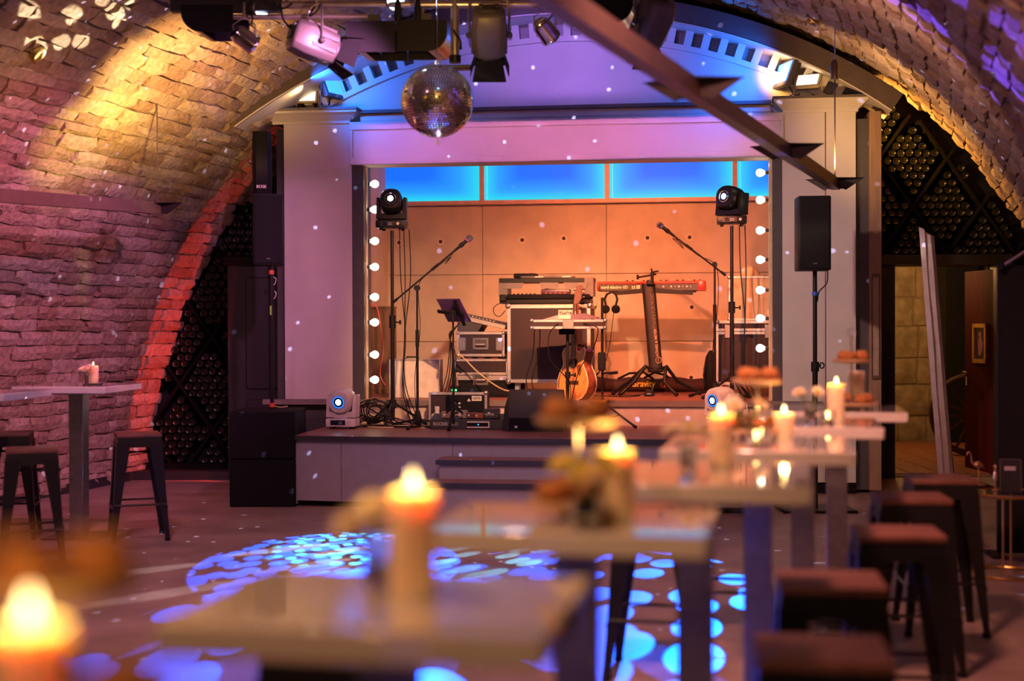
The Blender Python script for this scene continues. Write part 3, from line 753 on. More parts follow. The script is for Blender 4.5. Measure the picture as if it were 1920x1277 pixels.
for D_, px_, py_ in ((11.40, 818, 862), (11.14, 797, 905)):
    q_ = at_depth(px_, py_, D_); z = q_.z; a0, v0 = (q_ - SO).dot(SU), (q_ - SO).dot(SN)
    a1 = a0 + (1.18 if py_ < 880 else 1.38); vb = max(v0 + .30, edge[14][1] - .005)
    MB().box2((a0, v0, z - .035), (a1, vb, z)).build('tread', RISE, dk)
    MB().box2((a0 - .003, v0 - .012, z - .04), (a1 + .003, v0, z - .002)).build('tread_nosing', NOS, dk)
    MB().box2((a0 + .02, v0 + .02, .0), (a1 - .02, v0 + .05, z - .035)).build('step_front', FASC, dk)
    MB().box2((a0 + .02, v0 + .05, .0), (a0 + .04, vb, z - .035)).build('step_side', FASC, dk)
# ------------------------------------------------------------------ bulb strips on the jambs
BULB = mat('bulb_glow', (1, .95, .85), .4, emit=(1.0, .86, .62), estr=7.0)
SOCK = mat('bulb_socket', (.05, .04, .04), .4)
BAT = mat('bulb_batten', (.62, .47, .26), .5)
def bulbs(label, px_strip, ys, pxb, sgn, v):
    a0, _ = sl(px_strip, 500, v)
    t = sthing('bulb_strip', label, 'light strip', a0, v, 0)
    MB().box2((-.022, -.03, ZR), (.012, .03, ZH)).build('batten', BAT, t)
    wire('cable', [(sgn * .014 + .006 * math.sin(k * 2.1), -.02, ZR + .01 + k * (ZH - ZR) / 14) for k in range(15)], .006, mat('cable_beige', (.55, .42, .25), .5), t)
    for y in ys:
        ab, zb = sl(pxb, y, v); dx = ab - a0
        q = Matrix.Translation((dx, -.0, zb)) @ Matrix.Rotation(rad(-90 if sgn < 0 else 90), 4, 'Y')
        pr = [(.0, -.037), (.016, -.034), (.029, -.023), (.0365, -.006), (.036, .008), (.028, .025), (.018, .040), (.014, .05)]
        o = MB().lathe(pr, 16).xf(Matrix.Translation((dx, 0, zb)) @ Matrix.Rotation(rad(-90 if sgn > 0 else 90), 4, 'Y')).build('bulb', BULB, t)
        MB().cyl((0, 0, zb), (dx - sgn * .045, 0, zb), .016, n=12).cyl((0, 0, zb), (sgn * .012, 0, zb), .024, n=12).build('socket', SOCK, o)
bulbs('strip of eight round white bulbs down the left stage jamb', 686, (345, 393, 452, 500.5, 557, 604.5, 665, 712), 703, 1, .10)
bulbs('strip of seven round white bulbs down the right stage jamb', 1446, (324, 375, 432, 487, 544, 597, 653), 1425, -1, .10)
# ================================================================== STAGE EQUIPMENT
def at_sz(px, py, z):
    a, v = sz(px, py, z); return a, v
# ---------- moving heads
LENS = mat('lens_lit', (.8, .95, 1), .1, emit=(.55, .92, 1.0), estr=6.0)
DISP = mat('display_dark', (.01, .015, .05), .15)
MARK = mat('print_grey', (.55, .53, .5), .5)
def moving_head(label, body, a, v, z, pan, tilt, yaw=0.0, lit=None, group='moving head lights'):
    t = sthing('moving_head', label, 'stage light', a, v, z, yaw)
    for x in (-.09, .09):
        for y in (-.06, .06): MB().cyl((x, y, 0), (x, y, .018), .016, n=10).build('foot', RUBBER, t)
    b = MB().box2((-.135, -.095, .018), (.135, .095, .092)).build('base', body, t, bevel=.012, segs=2)
    MB().box2((-.09, -.0975, .034), (.045, -.095, .078)).build('control_panel', DISP if body is not BLACK else mat('panel_dk', (.02, .02, .03), .4), b)
    MB().box2((-.062, -.0990, .040), (-.028, -.097, .072)).build('display', DISP, b)
    for i in range(3):
        for j in range(2): MB().cyl((-.012 + i * .013, -.099, .047 + j * .014), (-.012 + i * .013, -.096, .047 + j * .014), .004, n=8).build('button', MARK, b)
    MB().cyl((.075, -.098, .056), (.075, -.094, .056), .014, n=14).build('dial', MARK, b)
    y = MB()
    y.cyl((0, 0, .092), (0, 0, .100), .09, n=20)
    y.prism([(-.135, -.07, .100), (.135, -.07, .100), (.135, -.07, .155), (.06, -.07, .150), (.045, -.07, .140), (-.045, -.07, .140), (-.06, -.07, .150), (-.135, -.07, .155)], (0, .14, 0))
    for s in (-1, 1):
        y.prism([(s * .138, -.07, .10), (s * .104, -.07, .10), (s * .104, -.05, .25), (s * .108, -.045, .30), (s * .136, -.045, .30)], (0, .13, 0))
    M = Matrix.Rotation(pan, 4, 'Z')
    y.xf(M).build('yoke', body, t, bevel=.006)
    h = MB(); R = []
    for yy, rx, rz_ in ((-.125, .070, .070), (-.122, .088, .090), (-.095, .098, .106), (-.02, .102, .112), (.06, .100, .106), (.11, .088, .088), (.135, .06, .055), (.14, .02, .02)):
        R.append([(rx * (abs(math.cos(q)) ** .8) * (1 if math.cos(q) >= 0 else -1), yy, rz_ * (abs(math.sin(q)) ** .8) * (1 if math.sin(q) >= 0 else -1)) for q in [2 * math.pi * i / 28 for i in range(28)]])
    h.loft(R); H = M @ T(0, 0, .252) @ Matrix.Rotation(tilt, 4, 'X')
    hd = h.xf(H).build('head', body, t, ang=50)
    rg = MB().tube([(.050 * math.cos(k * math.pi / 12), -.126, .050 * math.sin(k * math.pi / 12)) for k in range(24)], .007, 6, closed=True).xf(H).build('lens_ring', lit or CHROME, hd)
    MB().cyl((0, -.118, 0), (0, -.129, 0), .058, n=24).xf(H).build('lens_rim', BLACK, hd)
    MB().sphere((0, -.112, 0), .044, 18, 10, (1, .5, 1)).xf(H).build('lens', LENS, hd)
    for s in (-1, 1): MB().cyl((s * .098, 0, 0), (s * .106, 0, 0), .03, n=14).xf(H).build('pivot', BLACK, hd)
    return t
WPLAST = mat('white_plastic', (.62, .60, .62), .35)
BLUR = mat('lens_blue_ring', (.05, .2, .8), .2, emit=(.01, .16, 1.0), estr=1.6)
a, v = at_sz(643, 803, ZD); moving_head('white moving head light on the left front of the stage', WPLAST, a, v, ZD, rad(-4), rad(6), lit=BLUR)
a, v = at_sz(1352, 801, ZD); moving_head('white moving head light on the right front of the stage, behind a candle', WPLAST, a, v, ZD, rad(-38), rad(4), lit=BLUR)
# ---------- tall stands with moving heads
def pole_stand(name, label, a, v, z, h, r=.018, legs='tripod', knob=(.45, .62), rot=0.2, grp=None, spread=.34, mats=None):
    t = sthing(name, label, 'stand', a, v, z, 0, grp)
    MB().cyl((0, 0, .05), (0, 0, h * .55), r, n=14).build('lower_pole', BLACK, t)
    MB().cyl((0, 0, h * .52), (0, 0, h), r * .78, n=14).build('upper_pole', BLACK, t)
    c = MB().cyl((0, 0, h * .50), (0, 0, h * .565), r * 1.5, n=14).build('collar', RUBBER, t)
    MB().cyl((r, 0, h * .53), (r + .05, 0, h * .53), .007).cyl((r + .045, 0, h * .53), (r + .06, 0, h * .53), .02, n=10).build('knob', RUBBER, c)
    if legs == 'tripod':
        MB().cyl((0, 0, .16), (0, 0, .24), r * 1.6, n=14).build('leg_hub', RUBBER, t)
        for k in range(3):
            q = rot + k * 2 * math.pi / 3; x, y = math.cos(q), math.sin(q)
            l = MB().cyl((x * .02, y * .02, .21), (x * spread, y * spread, .022), .011, n=8).build('leg', BLACK, t)
            MB().cyl((x * (spread - .025), y * (spread - .025), .033), (x * (spread + .02), y * (spread + .02), .008), .016, n=8).build('rubber_foot', RUBBER, l)
    return t
aL, vL = sl(735, 433, -.18)[0], -.18
zL = sl(735, 432, vL)[1]
pole_stand('light_stand', 'tall black stand under the left moving head, beside the left bulbs', aL, vL, ZD, zL - ZD, .02, rot=.5, spread=.30)
moving_head('black moving head light on the tall stand by the left bulbs', BLACK, aL, vL, zL, rad(6), rad(-14))
aR, vR = sl(1372, 421, .22)[0], .22
zR = sl(1372, 424, vR)[1]
pole_stand('light_stand', 'tall black stand under the right moving head, beside the silver case', aR, vR, ZR, zR - ZR, .02, rot=.9, spread=.26)
moving_head('black moving head light on the tall stand by the right bulbs', BLACK, aR, vR, zR, rad(-36), rad(-6))
for A, Vv, zt, zb, xs_ in ((aL, vL, zL, ZD, (.06, .10, .15)), (aR, vR, zR, ZR, (.07, .12))):
    for i, x in enumerate(xs_):
        t = sthing('cable', 'thin black cable hanging beside the %s tall light stand, %s of its cables' % ('left' if A < 2 else 'right', ('nearest', 'second', 'outermost')[i]), 'cable', A, Vv, zb)
        H_ = zt - zb
        wire('strand', [(x, .05, H_ + .01), (x + .01, .05, H_ * .75), (x + .05 - .05 * i, .06, H_ * .45), (x - .03 * i + .02, .06, H_ * .2), (x + .10, .05, .012)], .005, RUBBER, t)
# ---------- microphone stands
def mic_stand(label, a, v, z, hpx, boom0, boom1, mic_label, capcol, rot):
    """vertical tube to the clutch, boom from boom0 (tail) to boom1 (head), both (a, z) at depth v"""
    ca, cz = hpx
    t = sthing('microphone_stand', label, 'microphone stand', ca, v, z)
    h = cz - z
    MB().cyl((0, 0, .10), (0, 0, h * .62), .0125, n=10).build('lower_tube', BLACK, t)
    MB().cyl((0, 0, h * .6), (0, 0, h), .0095, n=10).build('upper_tube', BLACK, t)
    MB().cyl((0, 0, h * .58), (0, 0, h * .70), .017, n=10).build('clutch', RUBBER, t)
    MB().cyl((0, -.025, h), (0, .025, h), .026, n=12).build('boom_joint', RUBBER, t)
    b0 = Vector((boom0[0] - ca, -.02, boom0[1] - z)); b1 = Vector((boom1[0] - ca, -.05, boom1[1] - z)); d = (b1 - b0).normalized()
    bo = MB().cyl(b0, b1 - d * .17, .0085, n=10).build('boom', BLACK, t)
    MB().cyl(b0 - d * .005, b0 + d * .05, .013, n=10).build('counterweight', RUBBER, bo)
    m0 = b0.lerp(b1, .55); MB().cyl(m0 - d * .03, m0 + d * .05, .014, n=10).build('clip', RUBBER, bo)
    hub = MB().lathe([(.035, .03), (.045, .06), (.03, .12), (.018, .16)], 12).build('leg_hub', RUBBER, t)
    for k in range(3):
        q = rot + k * 2 * math.pi / 3; x, y = math.cos(q), math.sin(q)
        l = MB().cyl((x * .02, y * .02, .075), (x * .30, y * .30, .022), .0095, n=8).build('leg', BLACK, t)
        MB().cyl((x * .27, y * .27, .026), (x * .325, y * .325, .013), .015, n=8).build('rubber_foot', RUBBER, l)
    wire('cable', [b1 - d * .17 + Vector((0, 0, -.005)), b1 - d * .27 + Vector((0, -.02, -.05)), m0 + d * .2 + Vector((0, -.02, -.03)), m0 + Vector((0, -.016, -.012)), b0.lerp(b1, .4) + Vector((0, -.016, -.01)), (.014, -.02, h - .02), (.03, -.02, h * .7), (-.02, -.02, h * .35), (.02, -.05, .06), (.15, -.12, .01)], .0035, RUBBER, t)
    # the microphone
    mt = sthing('microphone', mic_label, 'microphone', ca + b1.x, v + b1.y, z + b1.z)
    MB().cyl(-d * .17, -d * .02, .011, .018, 12).build('body', BLACK, mt)
    MB().sphere(d * .012, .031, 14, 8).build('grille', mat('mic_grille', (.10, .10, .11), .4, .8, bump=.6, scale=300), mt)
    MB().cyl(-d * .018, -d * .006, .029, n=14).build('collar', capcol, mt)
    MB().cyl(-d * .10, -d * .06, .021, n=10).build('holder', RUBBER, mt)
v = -.42
hp_ = sl(782, 540, v)
mic_stand('black microphone stand on the deck, boom raised to the right', 0, v, ZD, hp_, sl(738, 567, v), sl(880, 449, v), 'microphone raised high at the left of the stage', mat('mic_ring_violet', (.2, .03, .2), .4), .45)
v = .42
mic_stand('black microphone stand on the riser by the right cases, boom to the left', 0, v, ZR, sl(1340, 496, v), sl(1360, 516, v), sl(1239, 424, v), 'microphone above the keyboard at the right of the stage', mat('mic_ring_blue', (.02, .08, .5), .4), .3)
# ---------- tablet on a stand
v = -.60
ta, tz_ = sl(851, 603, v); ba, bz = sl(849, 800, v)
t = pole_stand('tablet_stand', 'slim black stand carrying the tilted tablet', (ta + ba) / 2, v, ZD, tz_ - ZD + .02, .011, rot=.5, spread=.19)
tt = sthing('tablet', 'tablet seen from behind, tilted on its slim stand', 'tablet', ta, v, tz_ + .10)
s = 2667 / W(ta, v, 0).y
M = Matrix.Rotation(rad(-35), 4, 'Z') @ Matrix.Rotation(rad(36), 4, 'X')
NAVY = mat('tablet_shell', (.10, .04, .14), .4)
MB().box((0, 0, 0), (.29, .009, .25)).xf(M).build('shell', NAVY, tt, bevel=.003)
MB().box((0, .006, 0), (.27, .003, .23)).xf(M).build('screen', mat('screen_dark', (.01, .01, .015), .1), tt)
cl = MB().box((-.03, -.02, -.02), (.30, .016, .03)).box((.08, -.02, .0), (.03, .016, .28)).xf(M @ Matrix.Rotation(rad(8), 4, 'Y')).build('clamp', RUBBER, tt)
MB().cyl((0, -.06, -.03), (0, -.005, -.01), .03, n=12).cyl((0, -.05, -.11), (0, -.05, -.03), .012).build('ball_mount', RUBBER, tt)
# ---------- flight cases
PLY = mat('case_panel', (.030, .019, .026), .5, bump=.05, scale=90, spec=.25)
CORN = mat('case_corner', (.55, .53, .50), .28, .9)
def ball_corner(m, x, y, z, r=.028): m.sphere((x, y, z), r, 10, 6)
def flight_case(name, label, a0, a1, z0, z1, v0, dep, handle=True, latches=False, lid=None, panel=PLY, edge=.026, group=None, castors=0.0, butterfly=False):
    ca = (a0 + a1) / 2; w_, h_ = a1 - a0, z1 - z0 - castors
    t = sthing(name, label, 'flight case', ca, v0 + dep / 2, z0, 0, group)
    x, y = w_ / 2, dep / 2; zb = castors
    MB().box2((-x + .006, -y + .006, zb + .006), (x - .006, y - .006, zb + h_ - .006)).build('panel', panel, t)
    e = edge
    for sx_ in (-1, 1):
        for sy in (-1, 1): MB().box2((sx_ * x, sy * y, zb), (sx_ * (x - e), sy * (y - e), zb + h_)).build('edge', ALU, t, bevel=.003)
    for sy in (-1, 1):
        for zz in (zb, zb + h_ - e): MB().box2((-x, sy * y, zz), (x, sy * (y - e), zz + e)).build('edge', ALU, t, bevel=.003)
    for sx_ in (-1, 1):
        for zz in (zb, zb + h_ - e): MB().box2((sx_ * x, -y, zz), (sx_ * (x - e), y, zz + e)).build('edge', ALU, t, bevel=.003)
    for sx_ in (-1, 1):
        for sy in (-1, 1):
            for zz in (zb + .012, zb + h_ - .012):
                MB().sphere((sx_ * (x - .010), sy * (y - .010), zz), .028 if h_ > .3 else .021, 10, 6).build('ball_corner', CORN, t)
    if lid is not None:
        MB().box2((-x - .001, -y - .002, zb + lid), (x + .001, -y + .002, zb + lid + .055)).build('lid_band', ALU, t)
        MB().box2((-x, -y - .004, zb + lid + .025), (x, -y - .001, zb + lid + .031)).build('lid_gap', MATTE, t)
    if latches:
        for sx_ in latches:
            q = MB().box2((sx_ * x - .03, -y - .012, zb + lid - .035), (sx_ * x + .03, -y - .002, zb + lid + .09)).build('latch', CORN, t, bevel=.004)
            MB().box2((sx_ * x - .018, -y - .018, zb + lid + .02), (sx_ * x + .018, -y - .012, zb + lid + .035)).build('latch_key', CORN, q)
    if handle:
        hz = zb + (lid if lid else h_) * .52; k = min(.11, h_ * .6)
        q = MB()
        for lo, hi in (((-.075, -k / 2), (.075, -k / 2 + .016)), ((-.075, k / 2 - .016), (.075, k / 2)), ((-.075, -k / 2), (-.058, k / 2)), ((.058, -k / 2), (.075, k / 2))):
            q.box2((lo[0], -y - .008, hz + lo[1]), (hi[0], -y + .004, hz + hi[1]))
        q = q.build('handle_dish', CORN, t)
        MB().box2((-.058, -y - .002, hz - k / 2 + .016), (.058, -y + .003, hz + k / 2 - .016)).build('dish_back', mat('dish_dark', (.10, .095, .09), .4, .5), q)
        MB().cyl((-.045, -y - .016, hz - .008), (.045, -y - .016, hz - .008), .014, n=10).build('grip', RUBBER if h_ > .5 else STEEL, q)
    if butterfly:
        for sx_ in (-1, 1):
            q = MB().box2((sx_ * (x - .085), -y - .006, zb + h_ * .24), (sx_ * (x - .012), -y + .002, zb + h_ * .76)).build('butterfly_lock', CORN, t, bevel=.008)
            MB().box2((sx_ * (x - .062), -y - .014, zb + h_ * .42), (sx_ * (x - .034), -y - .006, zb + h_ * .58)).build('lock_wing', STEEL, q)
    if castors:
        for sx_ in (-1, 1):
            for sy in (-1, 1):
                cx, cy_ = sx_ * (x - .09), sy * (y - .09)
                q = MB().cyl((cx - .016, cy_, castors * .45), (cx + .016, cy_, castors * .45), castors * .45, n=16).build('castor', mat('castor_blue', (.18, .22, .30), .5), t)
                MB().box2((cx - .024, cy_ - .03, castors * .5), (cx + .024, cy_ + .03, castors)).build('fork', STEEL, q)
    return t
v = .50
_, zc0 = sl(900, 744, v)
a0, zA = sl(857, 668, v); a1, zB = sl(946, 622, v)
b0_, zC = sl(850, 713, v); b1_, zD_ = sl(953, 673, v)
c0, zE = sl(858, 745, v); c1, zF = sl(958, 716, v)
bx = sthing('equipment_box', 'long low black box under the two small flight cases', 'box', (c0 + c1) / 2, v + .25, ZR)
MB().box2((-(c1 - c0) / 2, -.25, 0), ((c1 - c0) / 2, .25, zC - ZR - .002)).build('body', MATTE, bx, bevel=.008)
MB().box2((-(c1 - c0) / 2 + .03, -.256, .03), ((c1 - c0) / 2 - .03, -.25, zC - ZR - .03)).build('front_panel', BLACK, bx)
flight_case('flight_case', 'lower of two small flight cases, with an aluminium lid band', b0_, b1_, zC, zD_, v, .42, lid=.02, edge=.024)
for k in (-.15, -.02, .15):
    pass
flight_case('flight_case', 'upper of two small flight cases, under the mixing desk', a0, a1, zD_ + .022, zB, v, .42, butterfly=True, edge=.026)
m_ = sthing('rack_unit', 'thin black unit between the two small flight cases', 'rack unit', (a0 + a1) / 2, v + .2, zD_)
MB().box2((-.2, -.17, 0), (.2, .18, .021)).build('body', BLACK, m_)
for k in (-.12, 0, .13): MB().box2((k - .03, -.174, .003), (k + .03, -.17, .018)).build('panel', mat('red_trim', (.35, .06, .03), .5), m_)
# mixing desk, tilted
mx = sthing('mixing_desk', 'grey mixing desk tilted on top of the small flight cases', 'mixer', (a0 + a1) / 2 + .02, v + .22, zB)
MX = mat('desk_grey', (.42, .38, .34), .4); MXD = mat('desk_dark', (.05, .045, .05), .45)
M = T(-.02, 0, .115) @ Matrix.Rotation(rad(13), 4, 'Y')
MB().box2((-.245, -.20, -.04), (.245, .20, .0)).xf(M).build('tray', MX, mx, bevel=.004)
MB().box2((-.24, -.19, .001), (.24, .19, .006)).xf(M).build('top_plate', MXD, mx)
MB().prism([(-.25, -.2, .0), (-.05, -.2, .0), (-.01, -.2, .065), (-.25, -.2, .125)], (0, .4, 0)).build('stand_wedge', MXD, mx)
m = MB(); rk = random.Random(2)
for i in range(14):
    for j in range(7):
        x, y = -.21 + i * .032, -.16 + j * .05; m.cyl((x, y, .006), (x, y, .022), .007, .006, 6)
stuff(m.xf(M).build('knob', mat('knob_mix', (.10, .08, .10), .4), mx))
for i in range(9): MB().box((-.16 + i * .035, -.165, .012), (.009, .02, .012)).xf(M).build('fader', MARK, mx)
# silver case at left
a0, z0 = sl(730, 743, .25); a1, z1 = sl(825, 674, .25)
cs = sthing('equipment_case', 'pale aluminium case standing upright beside the left bulbs', 'case', (a0 + a1) / 2, .32, ZR)
SIL = mat('case_silver', (.66, .60, .50), .45, .2)
x = (a1 - a0) / 2; h = z1 - ZR
MB().box2((-x, -.075, 0), (x, .075, h)).build('shell', SIL, cs, bevel=.008)
for q in (-1, 1): MB().box2((q * x, -.08, 0), (q * (x - .014), .08, h)).build('edge', ALU, cs, bevel=.003)
MB().box2((-x, -.08, h - .014), (x, .08, h + .002)).build('edge', ALU, cs, bevel=.003)
MB().cyl((x - .018, -.082, h - .02), (x - .018, -.074, h - .02), .012).build('rivet', CORN, cs)
MB().tube([(-.10, 0, h), (-.09, 0, h + .022), (.02, 0, h + .022), (.03, 0, h)], .007).build('handle', RUBBER, cs)
# brown cabinet behind left bulbs
a0, _ = sl(690, 640, 1.2); a1, z1 = sl(730, 578, 1.2)
cb_ = sthing('cabinet', 'narrow brown wooden cabinet behind the left bulb strip', 'cabinet', (a0 + a1) / 2 + .0, 1.35, ZR)
BC = wood('cabinet_brown', (.10, .055, .035), (.16, .09, .055), .5, (8, 8, 1.5))
MB().box2((-.12, -.15, 0), (.12, .15, z1 - ZR)).build('body', BC, cb_, bevel=.004)
MB().box2((-.125, -.16, z1 - ZR), (.125, .16, z1 - ZR + .02)).build('top', BC, cb_)
MB().box2((-.10, -.158, .03), (.10, -.15, z1 - ZR - .03)).build('door', BC, cb_, bevel=.003)
# big case
v = .42
a0, z0 = sl(951, 718, v); a1, z1 = sl(1107, 571, v)
fc = flight_case('flight_case', 'big dark flight case behind the guitar, lettered label near its top', a0, a1, ZR, z1, v, .62, handle=False, edge=.035, castors=z0 - ZR)
xl, zl = sl(1047, 596, v); xr, zt_ = sl(1089, 583, v)
ca = (a0 + a1) / 2
lbz = (zl - ZR, zt_ - ZR)
plate = MB().box2((xl - ca, -.316, lbz[0]), (xr - ca, -.306, lbz[1] + .01)).build('label_plate', mat('label_cream', (.62, .56, .46), .5), fc)
text('lettering', 'THON', .058, mat('ink_black', (.01, .01, .012), .5), plate, T(xl - ca + .006, -.318, lbz[0] + .018) @ FACE, bold=.001, sx=.82)
# rack keyboard on the big case + upper shelf
kz = z1
kb = sthing('stage_piano', 'long black keyboard lying on the big flight case', 'keyboard', ca - .04, v + .22, kz)
a_l, _ = sl(938, 560, v); a_r, _ = sl(1108, 560, v); x = (a_r - a_l) / 2
MB().box2((-x, -.2, .012), (x, .2, .055)).build('lower_case', BLACK, kb, bevel=.006)
MB().box2((-x + .07, -.21, .055), (x, .18, .10)).build('upper_case', MATTE, kb, bevel=.008)
MB().box2((-x, -.215, .03), (-x + .07, .1, .10)).build('end_block', BLACK, kb, bevel=.012)
for k in range(6): MB().cyl((-x + .12 + k * .04, -.05, .1), (-x + .12 + k * .04, -.05, .112), .009, n=8).build('knob', RUBBER, kb)
for k in (-1, 1): MB().cyl((k * (x - .08), -.1, 0), (k * (x - .08), -.1, .014), .018, n=10).build('foot', RUBBER, kb)
wire('cable', [(-x + .01, -.2, .02), (-x - .05, -.21, -.02), (-x - .05, -.21, -.08), (-x - .0, -.21, -.11), (-x + .06, -.21, -.05)], .004, RUBBER, kb)
sh = sthing('keyboard_tier', 'grey upper keyboard tier on side brackets above the black keyboard', 'keyboard tier', ca - .03, v + .22, kz + .10)
_, zt1 = sl(1000, 521, v); _, zt0 = sl(1000, 530, v); a_l, _ = sl(936, 530, v); a_r, _ = sl(1114, 530, v)
x = (a_r - a_l) / 2; q0 = zt0 - kz - .10; q1 = zt1 - kz - .10
GRY = mat('tier_grey', (.14, .115, .115), .5)
MB().box2((-x, -.16, q0), (x, .16, q1)).build('shelf', BLACK, sh, bevel=.004)
for lo, hi in ((-x + .03, -x + .24), (-x + .39, -x + .58), (-x + .62, -x + .86)):
    MB().prism([(lo, -.19, q0), (hi, -.19, q0), (hi - .02, -.19, q0 - .055), (lo + .02, -.19, q0 - .055)], (0, .02, 0)).build('panel', GRY, sh)
MB().box2((-x, -.17, q0 - .13), (-x + .085, .1, q0 + .0)).build('bracket', GRY, sh)
MB().box2((x - .085, -.17, q0 - .13), (x, .1, q1)).build('bracket', GRY, sh)
for k in (-1, 1): MB().box2((k * (x - .03) - .012, -.02, 0), (k * (x - .03) + .012, .02, q0)).build('upright', BLACK, sh)
MB().box2((-.03, -.01, .0), (.01, .02, q0)).build('upright', BLACK, sh)
l = sthing('laptop', 'flat closed dark device lying on the upper tier', 'laptop', ca - .05, v + .22, zt1)
MB().box2((-.23, -.12, 0), (.28, .12, .022)).build('body', mat('device_grey', (.08, .07, .08), .4), l, bevel=.006)
MB().box2((-.30, -.11, .002), (-.08, .1, .048)).build('grip', MATTE, l, bevel=.016, segs=2)
for k in (-.05, .21): MB().box2((k - .04, -.125, .006), (k + .04, -.12, .018)).build('label_strip', MARK, l)
pdl = sthing('effects_unit', 'small dark effects unit lying on the black keyboard', 'effects unit', ca + .03, v + .12, kz + .10)
MB().box2((-.11, -.06, 0), (.17, .06, .05)).build('body', mat('unit_violet', (.06, .02, .06), .4), pdl, bevel=.014, segs=2)
for k in range(5): MB().cyl((-.06 + k * .045, -.063, .012), (-.06 + k * .045, -.058, .012), .009, n=8).build('knob', mat('knob_red', (.3, .05, .04), .4), pdl)
# ---------- tray on a stand (case lid) with a sloping gadget
v = -.20
a0, z0 = sl(997, 617, v); a1, z1 = sl(1136, 599, v); pa, pz = sl(1064, 620, v)
st = pole_stand('tray_stand', 'black pole stand holding the open case lid in front of the guitar', pa, v, ZD, z0 - ZD, .017, rot=.9, spread=.20)
MB().box2((-.07, -.06, z0 - ZD - .05), (.07, .06, z0 - ZD)).build('top_bracket', RUBBER, st)
ty = sthing('case_lid', 'shallow aluminium edged case lid used as a tray', 'tray', (a0 + a1) / 2, v, z0, rad(4))
x = (a1 - a0) / 2; h = z1 - z0
MB().box2((-x + .004, -.17, .004), (x - .004, .17, h - .012)).build('panel', PLY, ty)
for zz in (0, h - .024):
    for sy in (-1, 1): MB().box2((-x, sy * .175, zz), (x, sy * .15, zz + .024)).build('edge', ALU, ty, bevel=.003)
    for sx_ in (-1, 1): MB().box2((sx_ * x, -.175, zz), (sx_ * (x - .024), .175, zz + .024)).build('edge', ALU, ty, bevel=.003)
for sx_ in (-1, 1):
    for zz in (.01, h - .01): MB().sphere((sx_ * (x - .01), -.168, zz), .02, 10, 6).build('ball_corner', CORN, ty)
MB().box2((-.05, -.186, .0), (.05, -.174, h)).build('latch', CORN, ty, bevel=.004)
gd = sthing('controller', 'flat grey controller sloping on the case lid tray', 'controller', (a0 + a1) / 2 - .02, v, z1)
MB().prism([(-.21, -.12, 0), (.06, -.12, 0), (.06, -.12, .05), (-.05, -.12, .045)], (0, .24, 0)).build('body', mat('gadget_grey', (.30, .25, .27), .5), gd)
MB().box2((-.06, -.126, .005), (.06, -.12, .04)).build('side_plate', MARK, gd)
gd2 = sthing('paper_pad', 'open pad leaning across the right half of the tray', 'pad', (a0 + a1) / 2 + .15, v, z1)
MB().prism([(-.12, -.13, .042), (.0, -.13, .055), (.12, -.13, .02), (.12, -.13, .008), (-.12, -.13, 0)], (0, .25, 0)).build('pages', mat('pad_dark', (.14, .08, .13), .5), gd2)
for i, pts in enumerate((((-.03, -.14, .03), (-.10, -.19, .0), (-.16, -.2, -.10), (-.15, -.2, -.30), (-.05, -.16, -.42), (.02, -.05, -.55), (.0, -.03, -.95)), ((.10, -.13, .02), (.20, -.19, .01), (.28, -.19, -.04), (.22, -.1, -.22), (.10, -.06, -.40), (.03, -.04, -.7), (.05, -.06, -1.05)), ((-.3, -.1, -.02), (-.33, .05, -.25), (-.40, .1, -.5), (-.37, .12, -.72), (-.5, .1, -.98)))):
    c = sthing('cable', ('dark cable looping down from the left of the tray', 'dark cable looping down from the right of the tray', 'pair of cables hanging in front of the big flight case')[i], 'cable', (a0 + a1) / 2, v, z0 + .03)
    wire('strand', pts, .0045, RUBBER, c)
    if i == 2: wire('strand', [Vector(p) + Vector((.05, .02, .0)) for p in pts], .0045, RUBBER, c)
# ---------- acoustic guitar on its stand
v = .12
gt, gtz = sl(1080, 533, v); gb, gbz = sl(1072, 752, v)
g = sthing('acoustic_guitar', 'amber acoustic guitar with a cutaway on a stand mid stage', 'guitar', gb, v, gbz)
Lg = gtz - gbz
sg = Lg / 1.03
prof_r = [(0, .0), (.06, .006), (.12, .03), (.165, .075), (.185, .13), (.183, .19), (.160, .25), (.130, .295), (.118, .33), (.122, .37), (.135, .41), (.138, .44), (.120, .465), (.10, .455), (.075, .425), (.055, .43), (.03, .445)]
prof_l = [(-.03, .487), (-.08, .482), (-.115, .465), (-.135, .43), (-.135, .40), (-.122, .36), (-.118, .33), (-.130, .295), (-.160, .25), (-.183, .19), (-.185, .13), (-.165, .075), (-.12, .03), (-.06, .006)]
outl = prof_r + [(.03, .487)] + prof_l
SPR = wood('spruce_top', (.52, .22, .05), (.68, .32, .08), .35, (2, 20, 2), coat=.15)
SID = wood('mahogany_side', (.16, .035, .015), (.26, .07, .03), .3, (8, 2, 8), coat=.3)
BND = mat('guitar_binding', (.80, .66, .42), .3)
YAW = rad(-38)
GM = T(0, 0, .0) @ Matrix.Rotation(rad(-2.5), 4, 'Y') @ Matrix.Rotation(YAW, 4, 'Z') @ Matrix.Rotation(rad(-7), 4, 'X') @ Matrix.Scale(sg, 4)
def gp(name, mb, m, par=None, **k): return mb.xf(GM).build(name, m, par or g, **k)
gp('sides', MB().prism([(x, .004, z) for x, z in outl], (0, .11, 0)), SID)
top_ = gp('soundboard', MB().prism([(x * .985, 0, .005 + z * .982) for x, z in outl], (0, .006, 0)), SPR)
gp('binding', MB().tube([(x, .002, z) for x, z in outl], .0045, 5, closed=True), BND)
gp('binding', MB().tube([(x, .114, z) for x, z in outl], .004, 5, closed=True), BND)
hole = MB().cyl((0, -.0012, .335), (0, .002, .335), .049, n=24)
gp('sound_hole', hole, MATTE)
